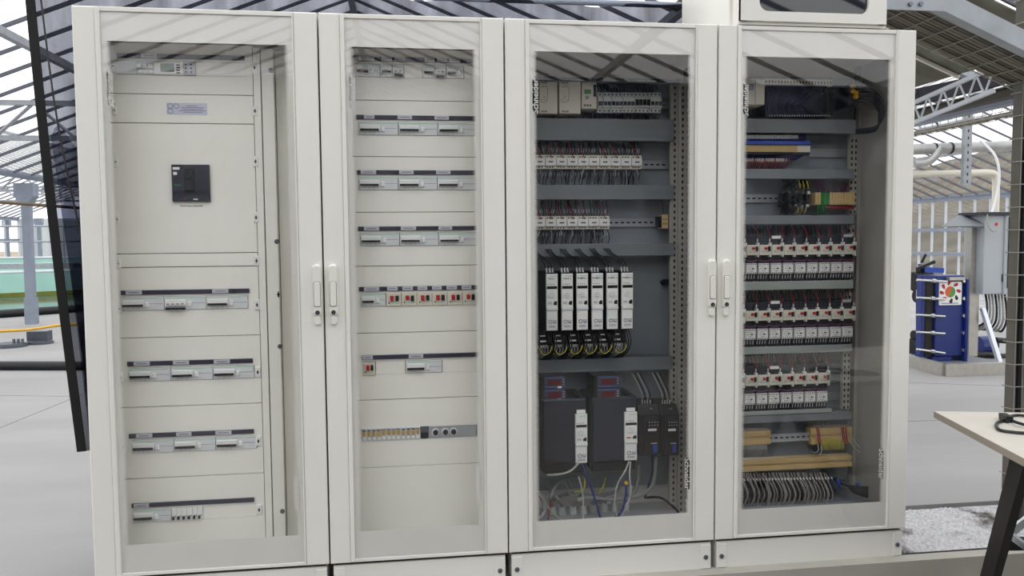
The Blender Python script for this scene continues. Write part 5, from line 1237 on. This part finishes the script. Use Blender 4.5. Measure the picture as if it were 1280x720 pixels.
c1_ = HP(1228, 385, 4.1)-so_; c2_ = HP(1251, 458, 3.9)-so_; part('diagonal_brace', sk, ALU, lambda m: m.bar(c1_, c2_, .05, .03))
# valves and pump left of the exchanger
vp = thing('pump_set', HP(1152, 448, 4.75), 'black pump and valve pipework with blue handle beside the heat exchanger', 'pump'); vo = HP(1152, 448, 4.75)
def Vv(px, py, Y=4.75): return HP(px, py, Y)-vo
part('standpipe', vp, BLKM, lambda m: m.cyl(Vv(1152, 445), Vv(1152, 335), .055, n=12)); part('upper_flange', vp, BLKM, lambda m: (m.cyl(Vv(1141, 352), Vv(1162, 350), .10, n=14), m.cyl(Vv(1145, 370), Vv(1160, 370), .07, n=12)))
part('pump_body', vp, BLKM, lambda m: (m.cyl(Vv(1139, 436), Vv(1160, 436), .11, .09, 14), m.cyl(Vv(1142, 420), Vv(1160, 418), .06, n=10))); part('valve_neck', vp, BLUE, lambda m: m.cyl(Vv(1152, 347), Vv(1152, 330), .035, n=10))
part('blue_handle', vp, pmat('blue_handle', rgb(30, 80, 190), .4), lambda m: m.bar(Vv(1158, 337, 4.6), Vv(1178, 338, 4.6), .05, .05)); part('lever', vp, BLKM, lambda m: (m.bar(Vv(1146, 336, 4.6), Vv(1168, 327, 4.6), .03, .03), m.cyl(Vv(1152, 328, 4.6), Vv(1157, 318, 4.6), .014, n=8)))
part('flange_bolts', vp, SHINY, lambda m: [m.cyl(Vv(1146+4*i, 362, 4.62), Vv(1146+4*i, 374, 4.62), .007, n=6) for i in range(4)], kind='stuff')
# control panel with canopy
cp = thing('control_panel', HP(1228, 368, 4.35), 'pale grey control panel with a small screen behind the mesh tray', 'control panel'); co = HP(1228, 368, 4.35)
p = HP(1228, 269, 4.35)-co; q = HP(1264, 368, 4.35)-co; PANG = pmat('panel_grey', rgb(176, 182, 186), .45)
part('cabinet', cp, PANG, lambda m: m.box(0, 0, 0, .30, .28, p.z, .006)); r_ = HP(1252.5, 300, 4.33)-co; part('door', cp, PANG, lambda m: m.box(.215, -.02, -.005, .62, .28, p.z, .006))
part('dark_frame', cp, BLKM, lambda m: m.box(.25, -.03, .06, .60, -.02, p.z-.02)); part('screen', cp, DARK, lambda m: m.box(.30, -.034, p.z-.42, .56, -.03, p.z-.27)); part('white_panel', cp, WHITEP, lambda m: (m.box(.275, -.033, .1, .58, -.03, p.z-.46), m.box(.275, -.033, p.z-.24, .58, -.03, p.z-.06)))
part('logo_mark', cp, LRED, lambda m: m.prism(circ(.33, p.z-.16, .035, 12), -.0345, -.033)); part('round_badge', cp, RED, lambda m: m.prism(circ(.13, p.z-.09, .018, 12), -.002, 0)); part('top_cap', cp, DARK, lambda m: m.box(-.06, -.04, p.z, .64, .3, p.z+.03))
part('hinge', cp, BLKM, lambda m: m.box(.205, -.006, .12, .215, 0, .2))
cn = thing('sloped_hood', HP(1176, 284, 4.3), 'grey sloped metal hood left of the control panel', 'hood'); no = HP(1176, 284, 4.3)
def N(px, py, Y): return HP(px, py, Y)-no
def hood(m):
    n = len(m.v); m.v += [tuple(N(1176, 283, 4.3)), tuple(N(1230, 282.5, 4.3)), tuple(N(1230, 269, 4.6)), tuple(N(1198, 269, 4.6)), tuple(N(1178, 283.5, 4.32)), tuple(N(1230, 285, 4.32)), tuple(N(1230, 274, 4.62)), tuple(N(1198, 274, 4.62))]
    m.f += [(n,n+1,n+2,n+3),(n+7,n+6,n+5,n+4),(n,n+4,n+5,n+1),(n+1,n+5,n+6,n+2),(n+2,n+6,n+7,n+3),(n+3,n+7,n+4,n)]
part('roof_sheet', cn, DUCT, hood)
for i in range(7):
    x_ = 1232+i*4
    solo('hanging_cable', WGRY if i % 3 else WBLK, lambda m: m.tube([tuple(HP(x_, 368, 4.45)), tuple(HP(x_+2, 385, 4.4)), tuple(HP(x_-1+i*.5, 402, 4.4)), tuple(HP(x_-10+i, 408+i, 4.5)), tuple(HP(x_-22+i*2, 412, 4.6))], .012, 6, 4), '%s cable from left hanging below the grey control panel' % ORD[i], 'cable', 'cables below the control panel', None, True)
solo('blue_motor', BLUE, lambda m: (m.cyl(HP(1222, 432, 4.7), HP(1238, 431, 4.7), .10, n=16), m.cyl(HP(1238, 431, 4.7), HP(1244, 431, 4.7), .06, n=12)), 'blue motor low behind the skid post', 'motor')
solo('floor_pipe', BLKM, lambda m: (m.tube([tuple(HP(1212, 444, 4.6)), tuple(HP(1235, 443, 4.6)), tuple(HP(1256, 446, 4.6)), tuple(HP(1290, 440, 4.6))], .035, 10, 4), m.cyl(HP(1245, 425, 4.6), HP(1285, 428, 4.6), .03, n=10)), 'black pipework low behind the skid brace', 'pipe', None, None, True)

# ------------------------------------------------------------------ pipes, strut and trays under the right roof
PIPE = pmat('galvanised_pipe', rgb(176, 176, 174), .4, .5, var=.2, scale=5)
YPp = 5.6
pp = thing('large_pipe', HP(1138, 187, YPp), 'large galvanised pipe crossing the upper right background', 'pipe'); po = HP(1138, 187, YPp)
part('pipe', pp, PIPE, lambda m: m.cyl((0, 0, 0), HP(1300, 181, YPp)-po, .062, n=16), smooth=True)
for px in (1166.5, 1186.5): q = HP(px, 186-(px-1166)*.04, YPp)-po; part('clamp', pp, BLKM, lambda m: m.cyl(q, q+Vector((.02, 0, 0)), .07, n=16))
solo('flexible_pipe', PIPE, lambda m: m.tube([tuple(HP(1176, 184, YPp-.05)), tuple(HP(1168, 196, YPp-.05)), tuple(HP(1158, 203, YPp-.05)), tuple(HP(1142, 205, YPp-.05))], .045, 12, 5), 'short curved grey pipe branching off the large pipe', 'pipe', None, None, True)
up_ = thing('upper_pipe', HP(1150, 161, YPp), 'bright foil-clad pipe above the large pipe', 'pipe'); uo = HP(1150, 161, YPp)
part('pipe', up_, ALU, lambda m: m.cyl((0, 0, 0), HP(1232, 148, YPp-.2)-uo, .05, n=14), smooth=True)
for px, py in ((1168, 158), (1187, 155)): q = HP(px, py, YPp-.05)-uo; part('clamp', up_, BLKM, lambda m: m.cyl(q, q+Vector((.016, 0, .003)), .057, n=14))
elb = thing('elbow_pipe', HP(1243, 310, YPp), 'grey pipe turning down with an elbow behind the control panel', 'pipe'); eo = HP(1243, 310, YPp)
part('pipe', elb, CREAM, lambda m: m.tube([tuple(HP(1138, 218, YPp)-eo), tuple(HP(1190, 217, YPp)-eo), tuple(HP(1234, 216, YPp)-eo), tuple(HP(1243.5, 219, YPp)-eo), tuple(HP(1245, 230, YPp)-eo), tuple(HP(1244, 270, YPp)-eo), tuple(HP(1243, 320, YPp)-eo)], .04, 12, 5), smooth=True)
q = HP(1209, 80, 5.3); su = thing('strut_channel', HP(1209, 232, 5.3), 'perforated galvanised strut hanging vertically at right', 'strut'); su_o = HP(1209, 232, 5.3); hh = q.z-su_o.z
part('channel', su, STEEL, lambda m: m.box(-.045, 0, 0, .045, .05, hh)); part('slots', su, BLACK, lambda m: [m.box(-.008, -.001, .03+.08*i, .008, 0, .06+.08*i) for i in range(int(hh/.08)-1)], kind='stuff')
for i in range(2): q = HP(1206, 118+30*i, 5.25)-su_o
dbm = thing('dark_beam', (5.35, 2.0, 2.28), 'dark brown beam running along under the right gutter', 'beam'); part('web', dbm, pmat('brown_steel', rgb(56, 50, 42), .6, var=.1), lambda m: (m.box(-.02, -1, -.035, .02, 6, .035), m.box(-.045, -1, .03, .045, 6, .04), m.box(-.045, -1, -.04, .045, 6, -.03)))
# mesh tray parallel to the beam
mt0 = thing('long_mesh_tray', (6.6, 2.6, 2.36), 'wire mesh tray running back below the dark beam', 'cable tray')
for i in range(30): part('cross_wire', mt0, WIREM, lambda m: m.tube([(-.09, 0, .07), (-.09, 0, 0), (.09, 0, 0), (.09, 0, .07)], .004, 5, 1), 'mt0c', loc=(0, .12*i, 0))
for x_ in (-.09, -.03, .03, .09): part('long_wire', mt0, WIREM, lambda m: m.cyl((x_, 0, .0), (x_, 3.5, .0), .004, n=5))
for x_ in (-.09, .09): part('long_wire', mt0, WIREM, lambda m: m.cyl((x_, 0, .07), (x_, 3.5, .07), .004, n=5))
for i in range(4): solo('tray_cable', CABD, lambda m: m.cyl((6.54+.04*i, 2.6, 2.376), (6.54+.04*i, 6.1, 2.376), .012, n=6), '%s cable from left in the long mesh tray' % ORD[i], 'cable', 'cables in the long mesh tray')
solo('white_hose', WWHT, lambda m: m.tube([tuple(HP(1226, 176, 5.2)), tuple(HP(1244, 195, 5.0)), tuple(HP(1249, 222, 4.9)), tuple(HP(1243, 255, 4.8)), tuple(HP(1231, 290, 4.6)), tuple(HP(1217, 325, 4.5))], .014, 8, 5), 'white hose hanging in a curve beside the elbow pipe', 'hose', None, None, True)
solo('grey_hose', WGRY, lambda m: m.tube([tuple(HP(1234, 268, 4.3)), tuple(HP(1236, 284, 4.28)), tuple(HP(1244, 289, 4.27)), tuple(HP(1250, 280, 4.28))], .008, 6, 5), 'thin grey hose loop on the control panel front', 'hose', None, None, True)
# low white mesh fence behind
fn = thing('mesh_fence', (9, 6.5, 0), 'low white mesh fence far behind the heat exchanger', 'fence')
for i in range(12): part('fence_wire', fn, WHITEST, lambda m: m.cyl((-.6, 0, .1+.085*i), (2.6, 0, .1+.085*i), .008, n=5))
for i in range(27): part('fence_picket', fn, WHITEST, lambda m: m.cyl((0, .006, 0), (0, .006, 1.06), .006, n=5), 'fnp', loc=(-.6+.12*i, 0, 0))

# ------------------------------------------------------------------ left background: ponds, hose, pipe, lids
LINER = pmat('turquoise_liner', rgb(172, 218, 206), .4, var=.08, scale=1.5); WATER = pmat('murky_water', rgb(110, 120, 112), .08, var=.25, scale=2); OLIVE = pmat('olive_scum', rgb(112, 116, 40), .7, var=.2, scale=3)
def pond(name, pts, zt, label):
    t = thing(name, (pts[0][0], pts[0][1], 0), label, 'pond'); o2 = Vector((pts[0][0], pts[0][1], 0)); loc = [(p[0]-o2.x, p[1]-o2.y) for p in pts]; n = len(loc)
    for i in range(n):
        a, b = Vector((*loc[i], 0)), Vector((*loc[(i+1) % n], 0)); part('liner_wall', t, LINER, lambda m: m.bar(a+Vector((0, 0, zt/2)), b+Vector((0, 0, zt/2)), .05, zt)); part('scum_line', t, OLIVE, lambda m: m.bar(a+Vector((0, 0, zt*.38)), b+Vector((0, 0, zt*.38)), .056, .06))
        part('rim_pipe', t, BLKM if i == 0 else WHITEST, lambda m: m.cyl(a+Vector((0, 0, .05 if i == 0 else zt)), b+Vector((0, 0, .05 if i == 0 else zt)), .05, n=8))
    part('water', t, WATER, lambda m: m.extr(loc, 'z', zt*.25, zt*.3))
def shallow(name, f0, f1, b1, b0, zt, label):
    """pond open towards us: low kerb in front, liner bank rising behind"""
    o2 = Vector((f0[0], f0[1], 0)); L_ = [Vector((p[0]-o2.x, p[1]-o2.y, 0)) for p in (f0, f1, b1, b0)]; t = thing(name, o2, label, 'pond')
    part('kerb_pipe', t, BLKM, lambda m: m.cyl(L_[0]+Vector((0, 0, .07)), L_[1]+Vector((0, 0, .07)), .07, n=10)); part('water', t, WATER, lambda m: m.extr([(v.x, v.y) for v in L_], 'z', .005, .05))
    part('liner_bank', t, LINER, lambda m: m.bar(L_[3]+Vector((0, 0, zt/2)), L_[2]+Vector((0, 0, zt/2)), .06, zt)); part('scum_line', t, OLIVE, lambda m: m.bar(L_[3]+Vector((0, -.04, .12)), L_[2]+Vector((0, -.04, .12)), .03, .11))
    part('liner_side', t, LINER, lambda m: m.bar(L_[1]+Vector((0, 0, zt/2)), L_[2]+Vector((0, 0, zt/2)), .06, zt)); part('rim_pipe', t, WHITEST, lambda m: m.cyl(L_[3]+Vector((0, 0, zt)), L_[2]+Vector((0, 0, zt)), .04, n=8))
shallow('algae_pond', (-7.5, 10.1), (-3.2, 14.2), (-3.8, 18.5), (-12, 13.2), .62, 'turquoise-lined pond with olive scum line behind the steel column')
pond('algae_pond', [(-14.5, 21), (-4, 24), (-5, 29.5), (-14.5, 29.5)], .7, 'far turquoise pond near the back wall')
wk = thing('walkway', (-9, 19, .55), 'grey steel walkway crossing above the ponds', 'walkway')
part('deck', wk, STEEL, lambda m: m.bar((-6, 0, .12), (7, 1.2, .12), .6, .14)); part('deck_truss', wk, BLKM, lambda m: m.bar((-6, -.3, -.05), (7, .9, -.05), .06, .1))
for z in (.75, 1.15): part('handrail', wk, STEEL, lambda m: m.cyl((-6, -.28, z), (7, .92, z), .025, n=8))
for i in range(8): part('baluster', wk, STEEL, lambda m: m.cyl((0, 0, .18), (0, 0, 1.15), .02, n=6), 'bal', loc=(-5.8+1.8*i, -.27+.166*i, 0))
for i in range(4): part('trestle_leg', wk, STEEL, lambda m: m.cyl((0, 0, -.55), (0, 0, .1), .03, n=6), 'wkl', loc=(-5.5+3.8*i, .35*i, 0))
solo('yellow_hose', YEL, lambda m: m.tube([tuple(atz(-30, 417, .018)), tuple(atz(0, 414, .018)), tuple(atz(35, 412, .018)), tuple(atz(70, 407, .018)), tuple(atz(100, 405, .025))], .018, 8, 5), 'yellow hose lying on the floor at left', 'hose', None, None, True)
a = atz(-30, 457, .045); b = atz(130, 457, .045); solo('floor_pipe', BLKM, lambda m: m.cyl(a, b, .045, n=12), 'long black pipe lying across the floor at left', 'pipe', None, None, True)
RUB = pmat('dark_rubber', rgb(66, 70, 78), .5)
for i, (px, py, rr) in enumerate(((12, 433.5, .2), (50, 429.5, .16))):
    p = atz(px, py, 0); t = thing('manhole_lid', p, ['round dark lid lying flat, leftmost on the floor', 'round dark lid with a square block on top, on the floor'][i], 'lid', 'lids on the floor')
    part('disc', t, RUB, lambda m: (m.cyl((0, 0, 0), (0, 0, .03), rr, rr*.96, 24), m.cyl((0, 0, .03), (0, 0, .045), rr*.9, rr*.85, 24)))
    if i == 1: part('block', t, RUB, lambda m: m.box(-.12, -.08, .045, .12, .08, .16)); part('block_top', t, DUCT, lambda m: m.box(-.11, -.07, .16, .11, .07, .165))
    else: part('fittings', t, SILV, lambda m: [m.cyl((.06+.05*k, -.02, .045), (.06+.05*k, -.02, .1), .018, n=8) for k in range(3)])
bp = thing('brown_conduit', at(0, 251, 8), 'brown pipe strung across behind the column and net at left', 'pipe'); part('pipe', bp, pmat('brown_pipe', rgb(96, 78, 56), .6), lambda m: m.cyl(at(-40, 250, 8)-at(0, 251, 8), at(130, 262, 8)-at(0, 251, 8), .02, n=8))
